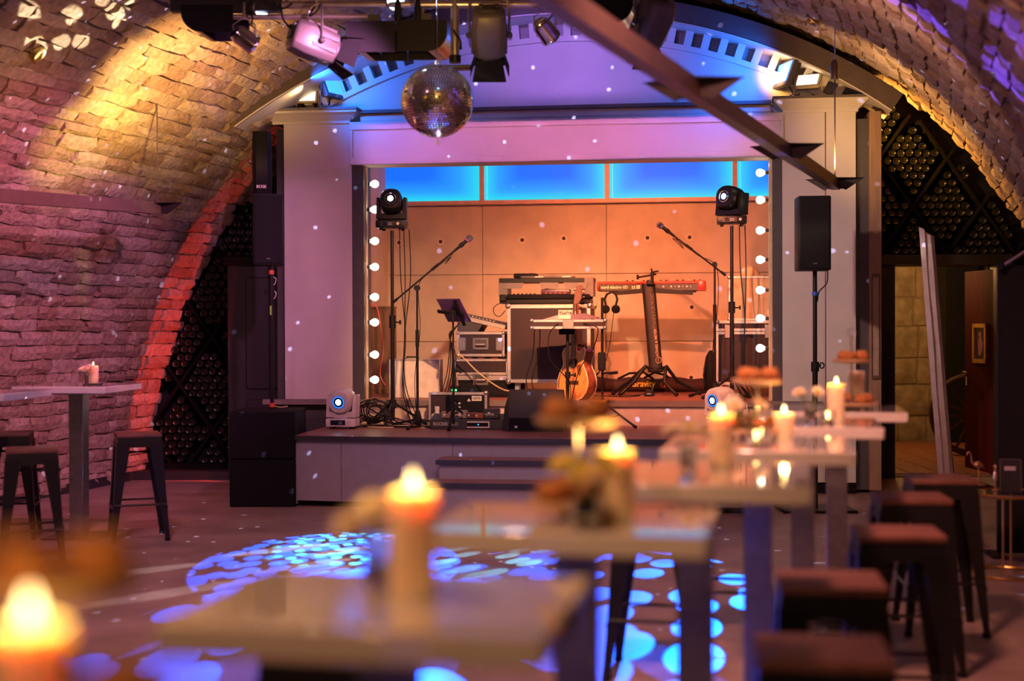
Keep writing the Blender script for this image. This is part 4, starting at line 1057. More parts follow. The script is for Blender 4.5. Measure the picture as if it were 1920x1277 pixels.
gp('rosette', MB().tube([(math.cos(k * math.pi / 14) * .056, -.001, .335 + math.sin(k * math.pi / 14) * .056) for k in range(28)], .003, 4, closed=True), mat('rosette', (.12, .05, .02), .4))
gp('pickguard', MB().prism([(.045, -.002, .31), (.09, -.002, .33), (.105, -.002, .27), (.09, -.002, .22), (.06, -.002, .235)], (0, .002, 0)), mat('pickguard_dark', (.16, .05, .02), .2))
gp('bridge', MB().box((0, -.004, .165), (.15, .010, .028)), mat('rosewood', (.05, .02, .012), .4))
ROSE = MT['rosewood']
nk = gp('neck', MB().prism([(-.026, .0, .40), (.026, .0, .40), (.0215, 0, .86), (-.0215, 0, .86)], (0, .024, 0)), SID)
gp('fingerboard', MB().prism([(-.027, -.008, .385), (.027, -.008, .385), (.0215, -.008, .865), (-.0215, -.008, .865)], (0, .008, 0)), ROSE)
FR = mat('fret_wire', (.75, .62, .4), .25, .8)
m = MB(); z = .865
for k in range(19):
    z = .20 + (z - .20) * .9439; m.box((0, -.009, z), (.048, .002, .0022))
stuff(gp('fret', m, FR))
hd = gp('headstock', MB().prism([(-.0215, .0, .862), (.0215, 0, .862), (.037, .02, .905), (.033, .04, 1.03), (0, .042, 1.035), (-.033, .04, 1.03), (-.037, .02, .905)], (0, .016, 0)), mat('headstock_face', (.22, .12, .07), .3))
for sx_ in (-1, 1):
    for k in range(3): gp('tuner', MB().cyl((sx_ * .03, .04, .925 + k * .035), (sx_ * .052, .045, .925 + k * .035), .004, n=6).sphere((sx_ * .056, .046, .925 + k * .035), .010, 8, 5), CHROME, hd)
for k in range(6): gp('string', MB().cyl(((k - 2.5) * .0105, -.012, .165), ((k - 2.5) * .0068, -.0105, .865), .0009, n=4), FR)
# stand with the orange clamp
pa, _ = sl(1132, 700, -.10); zc_, = (sl(1132, 752, -.10)[1],)
gs = sthing('guitar_stand', 'black guitar stand with an orange clamp at its hub', 'guitar stand', pa, .02 - .30, ZD)
hz = zc_ - ZD; ht = sl(1133, 558, -.28)[1] - ZD
MB().cyl((0, 0, .04), (0, 0, ht), .012, n=10).build('pole', BLACK, gs)
MB().cyl((0, 0, hz - .02), (0, 0, hz + .03), .022, n=12).build('hub', RUBBER, gs)
oc = MB().box2((-.075, -.035, hz - .012), (.07, -.012, hz + .022)).build('clamp', mat('clamp_orange', (.72, .25, .03), .45), gs, bevel=.006)
MB().cyl((.055, -.05, hz + .004), (.055, -.03, hz + .004), .018, n=12).build('knob', RUBBER, oc)
for x, y in ((.30, -.10), (-.22, -.20), (-.02, .20)):
    l = MB().cyl((0, 0, hz), (x, y, .016), .010, n=8).build('leg', BLACK, gs)
    MB().cyl((x * .94, y * .94, .025), (x * 1.03, y * 1.03, .012), .015, n=8).build('rubber_foot', RUBBER, l)
    MB().cyl((x * .5, y * .5, hz * .5), (0, 0, .07), .006, n=6).build('brace', BLACK, gs)
MB().box2((-.04, -.02, ht * .44), (.03, .02, ht * .58)).build('yoke_block', RUBBER, gs, bevel=.008)
MB().cyl((0, -.02, ht * .42), (.13, -.06, ht * .425), .009).cyl((.06, -.04, ht * .42), (.14, -.065, ht * .427), .014, n=10).build('rest_arm', RUBBER, gs)
# ---------- keyboard on its column stand
v = .80
k0, kz0 = sl(1118, 545, v); k1, kz1 = sl(1317, 524, v)
kx = (k0 + k1) / 2; kw = (k1 - k0) / 2
KRED = mat('keyboard_red', (.55, .035, .02), .32, coat=.4)
kb = sthing('red_keyboard', 'red electric keyboard on the black column stand, seen from behind', 'keyboard', kx, v + .33, kz0, rad(-2))
MB().box2((-kw, -.145, .0), (kw, -.05, .068)).build('rear_case', mat('keyboard_back', (.035, .03, .033), .4), kb, bevel=.003)
MB().box2((-kw, -.148, .066), (kw, .14, .094)).build('top_case', KRED, kb, bevel=.006)
MB().box2((kw - .045, -.155, -.004), (kw + .035, .15, .10)).build('end_cheek', KRED, kb, bevel=.02, segs=2)
MB().box2((-kw - .004, -.15, .0), (-kw + .014, .15, .094)).build('end_cheek', KRED, kb, bevel=.006)
MB().box2((-kw, -.05, .0), (kw, .145, .05)).build('bottom_case', MATTE, kb)
text('lettering', 'nord electro 6D', .040, mat('ink_cream', (.85, .76, .6), .5), kb, T(-kw + .035, -.1465, .024) @ FACE, bold=.0006)
for i, (dx, w_) in enumerate(((.34, .012), (.36, .012), (.45, .02))): MB().box2((-kw + dx + .0, -.148, .018), (-kw + dx + w_, -.145, .048)).build('socket', MARK, kb)
MB().box2((-kw + .385, -.148, .012), (-kw + .42, -.145, .056)).build('rating_label', mat('label_cream', (.6, .55, .45), .5), kb)
for i in range(9): MB().cyl((.10 + i * .038, -.147, .04), (.10 + i * .038, -.144, .04), .009, n=10).build('socket', MARK if i % 2 else CHROME, kb)
for i in range(15): MB().cyl((-.28 + i * .055, -.05, .094), (-.28 + i * .055, -.05, .108), .009, n=8).build('knob', MATTE if i % 3 else MARK, kb)
ks = sthing('keyboard_stand', 'black column keyboard stand with four splayed legs', 'keyboard stand', kx, v + .10, ZR)
c0_, cz0 = sl(1229, 690, v); c1_, cz1 = sl(1215, 532, v)
R = []
for px_, z_, wd in ((c0_ - kx, cz0 - ZR, .067), (c1_ - kx, cz1 - ZR, .066)):
    R.append([(px_ + wd * (abs(math.cos(q)) ** .55) * (1 if math.cos(q) > 0 else -1), .055 * (abs(math.sin(q)) ** .55) * (1 if math.sin(q) > 0 else -1), z_) for q in [2 * math.pi * i / 24 for i in range(24)]])
MB().loft(R).build('column', mat('column_black', (.022, .019, .02), .42), ks, ang=50)
lean = math.atan2(c1_ - c0_, cz1 - cz0)
INK = mat('ink_tan', (.50, .40, .24), .5)
LM_ = lambda f, dx: T(c0_ - kx + (c1_ - c0_) * f + dx, -.0575, cz0 - ZR + (cz1 - cz0) * f) @ Matrix.Rotation(lean, 4, 'Y') @ FACE @ Matrix.Rotation(rad(90), 4, 'Z')
text('lettering', 'KÖNIG & MEYER', .036, INK, ks, LM_(.14, .040), bold=.0008)
text('lettering', 'STANDS FOR MUSIC', .052, mat('ink_dim', (.22, .17, .10), .5), ks, LM_(.47, .046), sx=.72)
lg = MB().tube([(c0_ - kx + .028 + .026 * math.cos(q * math.pi / 12), -.057, cz0 - ZR + .075 + .030 * math.sin(q * math.pi / 12)) for q in range(24)], .003, 4, closed=True).build('emblem', INK, ks)
text('lettering', 'K&M', .024, INK, lg, T(c0_ - kx + .036, -.0575, cz0 - ZR + .052) @ FACE @ Matrix.Rotation(rad(90), 4, 'Z'))
hubz = cz0 - ZR
MB().box2((c0_ - kx - .075, -.06, hubz - .045), (c0_ - kx + .075, .06, hubz)).build('hub', BLACK, ks, bevel=.012)
for fx, fy, dy in ((1163, 746, -.14), (1150, 741, .12), (1268, 746, -.14), (1312, 738, .16)):
    x = sl(fx, fy, v + .10 + dy)[0] - kx; sx_ = -1 if x < 0 else 1
    l = MB().tube([(c0_ - kx + sx_ * .04, dy * .2, hubz - .02), (c0_ - kx + sx_ * .10, dy * .4, hubz + .012), (x * .55, dy * .75, hubz * .5), (x, dy, .018)], .018, 10).build('leg', BLACK, ks)
    MB().sphere((x, dy, .022), .022, 10, 6).build('rubber_foot', RUBBER, l)
for sx_, e in ((-1, -.34), (1, .42)):
    MB().prism([(c1_ - kx, -.03, cz1 - ZR - .035), (e, -.03, kz0 - ZR - .012), (e, -.03, kz0 - ZR - .045), (c1_ - kx, -.03, cz1 - ZR - .085)], (0, .06, 0)).build('support_arm', BLACK, ks)
    MB().box2((e - .03, -.03, kz0 - ZR - .014), (e + .03, .30, kz0 - ZR)).build('rest_pad', RUBBER, ks)
cl = sthing('microphone_clamp', 'small black clamp arm fixed on top of the column stand', 'clamp', kx + c1_ - kx, v + .02, sl(1212, 520, v)[1])
MB().cyl((-.10, 0, .0), (.08, 0, .03), .009).cyl((-.10, 0, -.02), (-.10, 0, .025), .011).cyl((.04, -.02, -.05), (.04, .0, .05), .016, n=10).cyl((.04, 0, .05), (.10, -.02, .06), .008).cyl((.045, 0, .03), (.03, 0, .085), .008).build('arm', RUBBER, cl)
MB().box((.02, .0, -.05), (.07, .06, .05)).build('block', BLACK, cl, bevel=.008)
# headphones hanging off the keyboard arm
ha, hz_ = sl(1147, 541, v - .02)
hp = sthing('headphones', 'black headphones hanging from the left end of the red keyboard', 'headphones', ha, v - .04, hz_ - .045)
MB().tube([(-.075 + .02, 0, -.12), (-.07, 0, -.06), (-.045, 0, -.01), (0, 0, .01), (.04, 0, -.01), (.055, 0, -.06), (.04, 0, -.12)], .011, 8).build('headband', RUBBER, hp)
for x, yw in ((-.06, .3), (.04, -.35)):
    MB().lathe([(.0, -.022), (.03, -.022), (.042, -.01), (.042, .01), (.03, .022), (0, .022)], 16, m=Matrix.Rotation(rad(90), 3, 'X') @ Matrix.Rotation(yw, 3, 'Y')).xf(T(x, 0, -.155)).build('ear_cup', MATTE, hp)
wire('cable', [(-.06, 0, -.19), (-.065, 0, -.35), (-.06, 0, -.55), (-.11, .0, -.75), (-.2, .0, -.83)], .0035, RUBBER, hp)
wire('cable', [(.02, 0, -.19), (-.0, 0, -.35), (-.03, 0, -.55), (-.08, 0, -.70), (-.16, 0, -.80)], .0035, RUBBER, hp)
# sustain pedal, long bag
pa, pv = sz(1217, 743, ZR)
sp_ = sthing('sustain_pedal', 'small dark pedal on the riser under the column stand', 'pedal', pa, pv, ZR)
MB().prism([(-.05, 0, 0), (.05, 0, 0), (.04, 0, .06), (-.035, 0, .06)], (0, .12, 0)).build('body', BLACK, sp_, bevel=.005)
MB().box2((-.02, -.05, .02), (.02, .02, .032)).build('plate', CHROME, sp_)
wire('cable', [(-.04, .05, .02), (-.12, .02, .008), (-.22, .05, .008), (-.4, .08, .008)], .004, RUBBER, sp_)
b0_, _ = sl(1098, 740, 1.7); b1_, _ = sl(1336, 738, 1.7)
bg = sthing('stand_bag', 'long dark carry bag lying along the back wall, yellow lettering', 'bag', (b0_ + b1_) / 2, 1.75, ZR)
x = (b1_ - b0_) / 2; R = []
for i in range(13):
    q = -x + 2 * x * i / 12; rr = .075 + .008 * math.sin(i * 1.7); e = .55 if i in (0, 12) else 1
    R.append([(q, math.cos(k * math.pi / 8) * rr * 1.2 * e, rr * e * .95 + .0 + math.sin(k * math.pi / 8) * rr * e * .95) for k in range(16)])
MB().loft(R).build('bag_body', mat('bag_cloth', (.045, .014, .018), .8, bump=.2, scale=60), bg, ang=60)
tx = sl(1183, 731, 1.65)[0] - (b0_ + b1_) / 2
YEL = mat('ink_yellow', (.85, .55, .03), .5)
lt = text('lettering', 'Gravity', .092, YEL, bg, T(tx, -.098, .055) @ FACE, bold=.001, sx=.9)
MB().tube([(tx + .33 + .028 * math.cos(q * math.pi / 10), -.1, .075 + .028 * math.sin(q * math.pi / 10)) for q in range(20)], .004, 4, closed=True).build('emblem', mat('ink_orange', (.75, .2, .04), .5), bg)
text('lettering', 'G', .05, MT['ink_orange'], bg, T(tx + .313, -.1, .058) @ FACE)
MB().tube([(-.32, -.02, .13), (-.2, -.04, .19), (-.05, -.05, .20), (.05, -.04, .13)], .012, 6).build('strap', MATTE, bg)
MB().tube([(-.05, -.02, .14), (.06, -.05, .20), (.18, -.05, .17), (.22, -.04, .13)], .012, 6).build('strap', MATTE, bg)
# ---------- right hand cases
v = .75
a0, z0 = sl(1342, 722, v); a1, z1 = sl(1450, 601, v)
flight_case('flight_case', 'dark red brown flight case on castors at the right end of the stage', a0, a1 + .28, ZR, z1, v, .6, handle=False, lid=(z1 - z0) - .13, latches=(-.72, .2), edge=.028, castors=z0 - ZR)
s0, y0 = sl(1366, 599, v); s1, y1 = sl(1450, 517, v)
s1 += .22
cs = sthing('equipment_case', 'tan aluminium edged case on top of the right flight case', 'case', (s0 + s1) / 2, v + .25, z1)
x = (s1 - s0) / 2; h = y1 - z1
TAN = mat('case_tan', (.42, .33, .20), .5)
MB().box2((-x + .005, -.2, .005), (x - .005, .2, h - .005)).build('panel', TAN, cs)
for sx_ in (-1, 1): MB().box2((sx_ * x, -.206, 0), (sx_ * (x - .025), .206, h)).build('edge', ALU, cs, bevel=.003)
for zz in (0, h - .02): MB().box2((-x, -.206, zz), (x, .206, zz + .02)).build('edge', ALU, cs, bevel=.003)
for zz in (.012, h - .012): MB().sphere((-x + .01, -.2, zz), .022, 10, 6).build('ball_corner', CORN, cs)
lx = sl(1443, 580, v)[0] - (s0 + s1) / 2
pl = MB().box2((lx - .02, -.204, .06), (lx + .06, -.199, .105)).build('label_plate', mat('label_pink', (.6, .5, .5), .5), cs)
hc, hcz = sl(1408, 516, v)
ht_ = sthing('flat_cap', 'pale flat cap lying on the tan case', 'cap', hc, v + .22, y1)
R = []
for z_, rx, ry, ox in ((0, .09, .11, 0), (.03, .092, .112, 0), (.065, .082, .10, -.005), (.09, .055, .07, -.01), (.10, .015, .02, -.01)):
    R.append([(ox + rx * math.cos(q * math.pi / 10), ry * math.sin(q * math.pi / 10), z_) for q in range(20)])
CAPM = mat('cap_cloth', (.55, .42, .28), .9)
MB().loft(R).build('crown', CAPM, ht_, ang=70)
MB().prism([(.06, -.10, .004), (.13, -.06, .0), (.15, 0, 0), (.13, .06, .0), (.06, .10, .004)], (0, 0, .012)).build('peak', CAPM, ht_)
db = sthing('instrument_bag', 'black soft bag standing behind the right microphone stand', 'bag', sl(1333, 690, .7)[0], .95, ZR)
R = []
for z_, r_ in ((0, .06), (.06, .085), (.25, .09), (.38, .06), (.44, .02)): R.append([(r_ * .8 * math.cos(q * math.pi / 8), r_ * math.sin(q * math.pi / 8), z_) for q in range(16)])
MB().loft(R).build('bag_body', MATTE, db, ang=60)
MB().tube([(-.05, -.07, .3), (-.07, -.11, .2), (-.05, -.09, .08)], .008).build('strap', RUBBER, db)
# ---------- monitor wedge, fog machine case, pedalboard
a0, v0 = sz(952, 809, ZD); a1, _ = sz(1056, 809, ZD)
mw = sthing('monitor_wedge', 'black floor monitor wedge mid stage, back to the hall', 'speaker', (a0 + a1) / 2, v0, ZD)
x = (a1 - a0) / 2
pf_ = [(0, 0), (0, .13), (.09, .355), (.13, .36), (.42, .10), (.42, 0)]
GRL = mat('wedge_black', (.040, .036, .036), .6, spec=.15, bump=.1, scale=80)
MB().prism([(-x, y, z) for y, z in pf_], (2 * x, 0, 0)).build('cabinet', GRL, mw, bevel=.006)
MB().box2((-x + .01, -.003, .012), (x - .01, .0, .118)).build('rear_panel', MATTE, mw)
for zz in (.05, .20): MB().box2((-x - .004, .07, zz), (-x, .18, zz + .085)).build('side_recess', MATTE, mw)
MB().prism([(-x - .0, 0, 0), (-x - .06, .1, 0), (-x - .045, .12, .2), (-x, .1, .33)], (0, .25, 0)).build('side_cheek', GRL, mw, bevel=.004)
MB().box2((-x + .06, -.006, .03), (-x + .085, -.003, .05)).build('badge', MARK, mw)
# fog machine in an open case
v = -.22
a0, z0 = sl(805, 795, v); a1, z1 = sl(912, 737, v)
fm = sthing('fog_machine', 'open flight case with a fog machine and a white fluid bottle', 'fog machine', (a0 + a1) / 2, v, ZD)
x = (a1 - a0) / 2; h = z1 - ZD
MB().box2((-x, .0, 0), (x, .012, h)).box2((-x, -.0, 0), (-x + .012, .18, h)).box2((x - .012, -.0, 0), (x, .18, h)).box2((-x, 0, h - .012), (x, .18, h)).box2((-x, 0, 0), (x, .18, .012)).xf(T(0, -.0, 0)).build('case_shell', PLY, fm)
for lo, hi in (((-x - .006, -.012, 0), (-x + .016, .012, h)), ((x - .016, -.012, 0), (x + .006, .012, h)), ((-x, -.012, h - .018), (x, .012, h + .006))): MB().box2(lo, hi).build('edge', ALU, fm, bevel=.003)
MB().sphere((x - .004, 0, h), .022, 10, 6).build('ball_corner', CORN, fm)
bt = MB().lathe([(.0, 0), (.052, 0), (.055, .01), (.055, .07), (.05, .085), (.022, .095), (.02, .13), (.022, .132), (.022, .155), (0, .155)], 16).xf(T(-x + .085, -.07, .03)).build('fluid_bottle', mat('bottle_white', (.55, .52, .50), .4), fm)
MB().box2((-x + .16, -.025, .05), (x - .02, -.012, h - .02)).build('control_plate', BLACK, fm)
tg = MB().box2((x - .13, -.03, h - .07), (x - .04, -.025, h - .025)).build('barcode_label', mat('label_cream', (.6, .55, .45), .5), fm)
for k in range(9): MB().box2((x - .118 + k * .0075, -.032, h - .058), (x - .118 + k * .0075 + (.004 if k % 3 else .002), -.030, h - .036)).build('bar', MATTE, tg)
MB().add([(x - .175, -.027, h - .075), (x - .14, -.027, h - .075), (x - .157, -.027, h - .045)], [(0, 1, 2)]).build('warning_triangle', mat('label_cream', (.6, .55, .45), .5), fm)
for k in range(3):
    for j in range(2): MB().box2((-x + .235 + j * .04, -.028, h - .10 - k * .035), (-x + .255 + j * .04, -.025, h - .085 - k * .035)).build('socket', MARK, fm)
MB().lathe([(.008, 0), (.034, .002), (.036, .02), (.03, .028), (.0, .028)], 14, m=Matrix.Rotation(rad(90), 3, 'X')).xf(T(x - .13, -.03, .09)).build('nozzle', mat('brass', (.6, .36, .1), .3, .9), fm)
LEDG = mat('led_green', (.1, .8, .2), .4, emit=(.03, 1, .12), estr=6)
rc = sthing('wireless_receiver', 'small dark receiver with two green lamps on the fog machine case', 'receiver', sl(851, 737, v)[0], v + .07, ZD + h + .006)
MB().box2((-.04, -.04, 0), (.04, .05, .055)).build('body', MATTE, rc, bevel=.004)
for k in (-.018, .014): MB().sphere((k, -.043, .018), .009, 10, 6).build('lamp', LEDG, rc)
# pedalboard
a0, v0 = sz(806, 805, ZD); a1, _ = sz(948, 805, ZD)
pb = sthing('pedalboard', 'black pedalboard with effect pedals in front of the fog machine', 'pedalboard', (a0 + a1) / 2, v0, ZD)
x = (a1 - a0) / 2
MB().prism([(-x, 0, 0), (-x, 0, .085), (-x, .20, .13), (-x, .20, 0)], (2 * x, 0, 0)).build('board', mat('board_black', (.022, .02, .024), .5), pb, bevel=.006)
text('lettering', 'ROCKBOARD', .040, mat('ink_grey', (.38, .35, .33), .5), pb, T(-x + .03, -.0015, .035) @ FACE, bold=.001, sx=.9)
tr_ = MB()
for lo, hi in (((0.0, .016), (.20, .026)), ((.0, .062), (.20, .072)), ((.19, .016), (.20, .072))): tr_.box2((lo[0], -.006, lo[1]), (hi[0], 0, hi[1]))
tr_ = tr_.build('panel_frame', mat('frame_cream', (.66, .60, .52), .5), pb)
MB().box2((.0, -.002, .026), (.19, .001, .062)).build('patch_panel', MATTE, pb)
MB().sphere((.10, -.004, .044), .005, 8, 5).build('lamp', mat('led_blue', (.1, .3, 1), .4, emit=(.05, .25, 1), estr=5), pb)
for i, (px_, w_, hh, col) in enumerate(((-.19, .05, .05, (.18, .12, .11)), (-.05, .04, .06, (.20, .18, .17)), (.03, .045, .04, (.10, .03, .025)), (.10, .04, .035, (.25, .07, .03)), (.21, .07, .075, (.03, .025, .03)))):
    q = MB().box2((px_ - w_, .03, .095), (px_ + w_, .13, .105 + hh)).build('effect_pedal', mat('pedal_%d' % i, col, .4), pb, bevel=.006)
    MB().cyl((px_ - .02, .026, .10 + hh * .6), (px_ - .02, .031, .10 + hh * .6), .010, n=10).build('knob', MARK, q)
text('lettering', 'eyddy', .035, MARK, pb, T(.155, .028, .125) @ FACE)
wire('cable', [(-.12, .02, .1), (-.1, .0, .13), (-.06, .0, .12), (-.05, .03, .11)], .005, MT['cable_beige'], pb)
# ---------- cables
def cable(label, pts, r=.006, m=None):
    c = sthing('cable', label, 'cable', 0, 0, 0); wire('strand', pts, r, m or RUBBER, c); return c
for i in range(6):
    a0, z0 = sl(698 + (i % 3) * 8, 745 + (i % 2) * 14, -.12); rr = .13 - .012 * i
    q = random.Random(i)
    pts = []
    for k in range(11):
        an = k * 2 * math.pi / 9 + i; pts.append((a0 + rr * 1.15 * math.cos(an), -.12 - .03 * i + .02 * math.sin(an * 2), max(ZD + .01, ZD + .13 + rr * .85 * math.sin(an) + q.uniform(-.01, .01))))
    pts.append((a0 + .15 + .06 * i, -.2 - .03 * i, ZD + .008)); pts.append((a0 + .34 + .04 * i, -.26, ZD + .008))
    cable('coil of dark cable beside the left white moving head, one of six', pts, .006)['group'] = 'coiled cables by the left moving head'
for i in range(5):
    q = random.Random(20 + i); pts = [(sl(665, 795, -.3)[0] + .25 * k + q.uniform(-.06, .06), -.32 - .05 * i + q.uniform(-.05, .05), ZD + .008 + .004 * (i % 3)) for k in range(5)]
    o = cable('pale cable lying loose on the deck at the left', pts, .006, MT['cable_beige'] if i % 2 else RUBBER)
    o['label'] = ('pale' if i % 2 else 'dark') + ' cable lying loose along the left of the deck'; o['group'] = ('pale' if i % 2 else 'dark') + ' loose cables on the deck'
P_ = lambda x, y, v: (sl(x, y, v)[0], v, sl(x, y, v)[1])
cable('thin red cable curving down from the left bulb strip', [P_(691, 571, .2), P_(706, 575, .2), P_(714, 610, .2), P_(719, 655, .2), P_(713, 700, .2), P_(722, 722, .2)], .005, mat('cable_red', (.5, .05, .03), .4))
cable('beige cable drooping from the small flight cases to the monitor', [P_(859, 663, .30), P_(870, 672, .3), P_(892, 694, .28), P_(915, 713, .2), P_(938, 728, .05), P_(955, 733, -.05), P_(985, 733, .1)], .007, MT['cable_beige'])
cable('short pale cable end by the tablet stand', [P_(856, 700, .3), P_(857, 712, .28), P_(859, 727, .26)], .006, MT['cable_beige'])
for i in range(5):
    cable('dark cable falling behind the tablet stand', [P_(862 - i * 3, 605 + i * 3, .42), P_(846 - i, 630, .40), P_(842 + i * 3, 665, .38), P_(838 + i * 4, 700 + i * 3, .36), P_(826 + i * 6, 742, .34)], .005)['group'] = 'cables falling behind the tablet stand'
cable('white cable behind the right white moving head', [P_(1380, 737, .05), P_(1390, 742, .1), P_(1398, 752, .05), P_(1402, 775, -.2)], .006, mat('cable_white', (.6, .58, .55), .4))
cable('dark cable trailing along the riser under the column stand', [P_(1113, 742, .12), P_(1140, 743, .1), P_(1175, 744, .12), P_(1200, 742, .2)], .005)
bx = sthing('power_strip', 'small junction block with switches on the riser by the big flight case', 'power strip', sl(985, 735, .22)[0], .22, ZR)
MB().box2((-.13, -.04, 0), (.12, .04, .05)).build('body', BLACK, bx, bevel=.004)
for k in range(4): MB().box2((-.10 + k * .055, -.045, .012), (-.08 + k * .055, -.04, .045)).build('socket', MARK, bx)
# ---------- loudspeakers
def loudspeaker(label, a_, b_, zb, zt, depth, loc, rot, badge=None, group=None):
    t = thing('loudspeaker', label, 'speaker', loc, rot)
    x = (b_ - a_) / 2; h = zt - zb
    MB().box2((-x, 0, 0), (x, depth, h)).build('cabinet', mat('speaker_cabinet', (.010, .009, .011), .55, spec=.15), t, bevel=.012, segs=2)
    MB().box2((-x + .012, -.010, .015), (x - .012, .0, h - .012)).build('grille', mat('speaker_grille', (.006, .006, .008), .55, spec=.15, bump=.35, scale=220), t, bevel=.004)
    MB().box2((-.016, -.013, .05), (.016, -.010, .060)).build('badge', mat('badge_dim', (.12, .11, .11), .5), t)
    return t
D = 11.5; p0 = at_depth(1497, 507, D); p1 = at_depth(1557, 367, D)
loudspeaker('tall black loudspeaker on a pole before the right pillar', p0.x, p1.x, p0.z, p1.z, .28, ((p0.x + p1.x) / 2, D - .02, p0.z), rad(-4))
px_ = at_depth(1529, 600, D + .1).x
ss = thing('speaker_stand', 'black speaker pole on a square steel base before the right pillar', 'stand', (px_, D + .12, 0))
MB().box2((-.30, -.22, 0), (.30, .22, .022)).build('base_plate', BLACK, ss, bevel=.008)
MB().cyl((0, 0, .02), (0, 0, p0.z * .62), .0225, n=14).build('lower_pole', BLACK, ss)
MB().cyl((0, 0, p0.z * .6), (0, 0, p0.z), .018, n=14).build('upper_pole', BLACK, ss)
zb_ = at_depth(1529, 550, D).z
MB().cyl((0, 0, zb_ - .015), (0, 0, zb_ + .015), .024, n=14).build('band', mat('blue_band', (.01, .12, .6), .4), ss)
zk = at_depth(1529, 686, D).z
q = MB().cyl((0, 0, zk - .05), (0, 0, zk + .03), .033, n=14).build('collar', RUBBER, ss)
MB().cyl((0, -.03, zk), (.04, -.05, zk), .006).tube([(.045 + .018 * math.cos(k * math.pi / 6), -.05, zk + .022 * math.sin(k * math.pi / 6)) for k in range(12)], .006, 5, closed=True).build('knob', RUBBER, q)
wire('cable', [(.10, -.02, p0.z + .01), (.09, -.03, p0.z - .10), (.03, -.02, p0.z - .17), (.02, 0, p0.z - .25)], .005, RUBBER, ss)
D = 12.3; p0 = at_depth(475, 497, D); p1 = at_depth(531, 363, D)
loudspeaker('black loudspeaker on the pole above the stacked subwoofers', p0.x, p1.x, p0.z, p1.z, .30, ((p0.x + p1.x) / 2, D, p0.z), rad(10))
pl_ = at_depth(511, 640, D + .12)
D2 = 11.93; b0_ = at_depth(430, 950, D2).x; b1_ = at_depth(553, 950, D2).x; zt = at_depth(430, 772, D2).z
SUBM = mat('subwoofer_black', (.007, .007, .009), .7, spec=.15, bump=.2, scale=120)
for k in range(2):
    t = thing('subwoofer', ('lower of the two black subwoofers left of the stage', 'upper of the two black subwoofers left of the stage, carrying the pole')[k], 'speaker', ((b0_ + b1_) / 2, D2, k * zt / 2))
    x = (b1_ - b0_) / 2; hh = zt / 2
    MB().box2((-x, .008, .003), (x, .66, hh - .002)).build('cabinet', SUBM, t, bevel=.008)
    MB().box2((-x + .008, 0, .010), (x - .008, .008, hh - .010)).build('grille', mat('sub_grille', (.005, .005, .007), .6, spec=.15, bump=.4, scale=200), t)
    for s_ in (-1, 1): MB().box2((s_ * x, .25, hh * .5), (s_ * (x + .003), .40, hh * .68)).build('side_handle', MATTE, t)
sp2 = thing('speaker_stand', 'thin speaker pole with red rings on top of the left subwoofers', 'stand', (pl_.x, D2 + .45, zt))
H_ = p0.z - zt
MB().cyl((0, 0, 0), (0, 0, H_), .0175, n=14).build('pole', BLACK, sp2)
for zz in (.03, H_ - .06): MB().cyl((0, 0, zz - .018), (0, 0, zz + .018), .024, n=14).build('red_ring', mat('ring_red', (.6, .08, .03), .4), sp2)
zk = at_depth(511, 547, D).z - zt
q = MB().cyl((0, 0, zk - .03), (0, 0, zk + .03), .026, n=14).build('collar', RUBBER, sp2)
MB().cyl((-.02, 0, zk), (-.055, -.01, zk), .007).cyl((-.05, -.01, zk), (-.062, -.01, zk), .024, n=12).build('knob', RUBBER, q)
MB().box2((-.012, -.019, zk - .20), (.004, -.0165, zk - .12)).build('sticker', mat('sticker_green', (.25, .5, .05), .5), sp2)
for k in (0, 1): wire('cable', [(.018, 0, H_ - .10 - k * .12), (.04, 0, H_ - .12 - k * .12), (.03, 0, H_ - .16 - k * .12), (.018, 0, H_ - .17 - k * .12)], .004, MARK, sp2)
wire('cable', [(.02, 0, .02), (.08, -.03, .012), (.14, -.02, .02)], .005, MT['cable_beige'], sp2)
# slim column speaker high behind the left pillar
D = 12.9; p0 = at_depth(476, 362, D); p1 = at_depth(506, 246, D)
cs_ = thing('column_speaker', 'slim curved column speaker high beside the left pillar', 'speaker', ((p0.x + p1.x) / 2, D, p0.z), rad(8))
h = p1.z - p0.z; x = (p1.x - p0.x) / 2 + .01; R = []
for i in range(9):
    z_ = h * i / 8; oy = .06 * math.sin(math.pi * i / 8)
    R.append([(-x, .18, z_), (-x, .03 - oy, z_), (-x * .6, -oy, z_), (x * .6, -oy, z_), (x, .03 - oy, z_), (x, .18, z_)])
MB().loft(R).build('cabinet', mat('column_cabinet', (.010, .010, .014), .5, spec=.15), cs_)
text('lettering', 'BOSE', .038, mat('ink_silver', (.65, .6, .6), .4), cs_, T(-.05, -.022, .045) @ FACE, bold=.001)
MB().box2((-.03, .18, h * .4), (.03, .45, h * .5)).build('wall_bracket', BLACK, cs_)
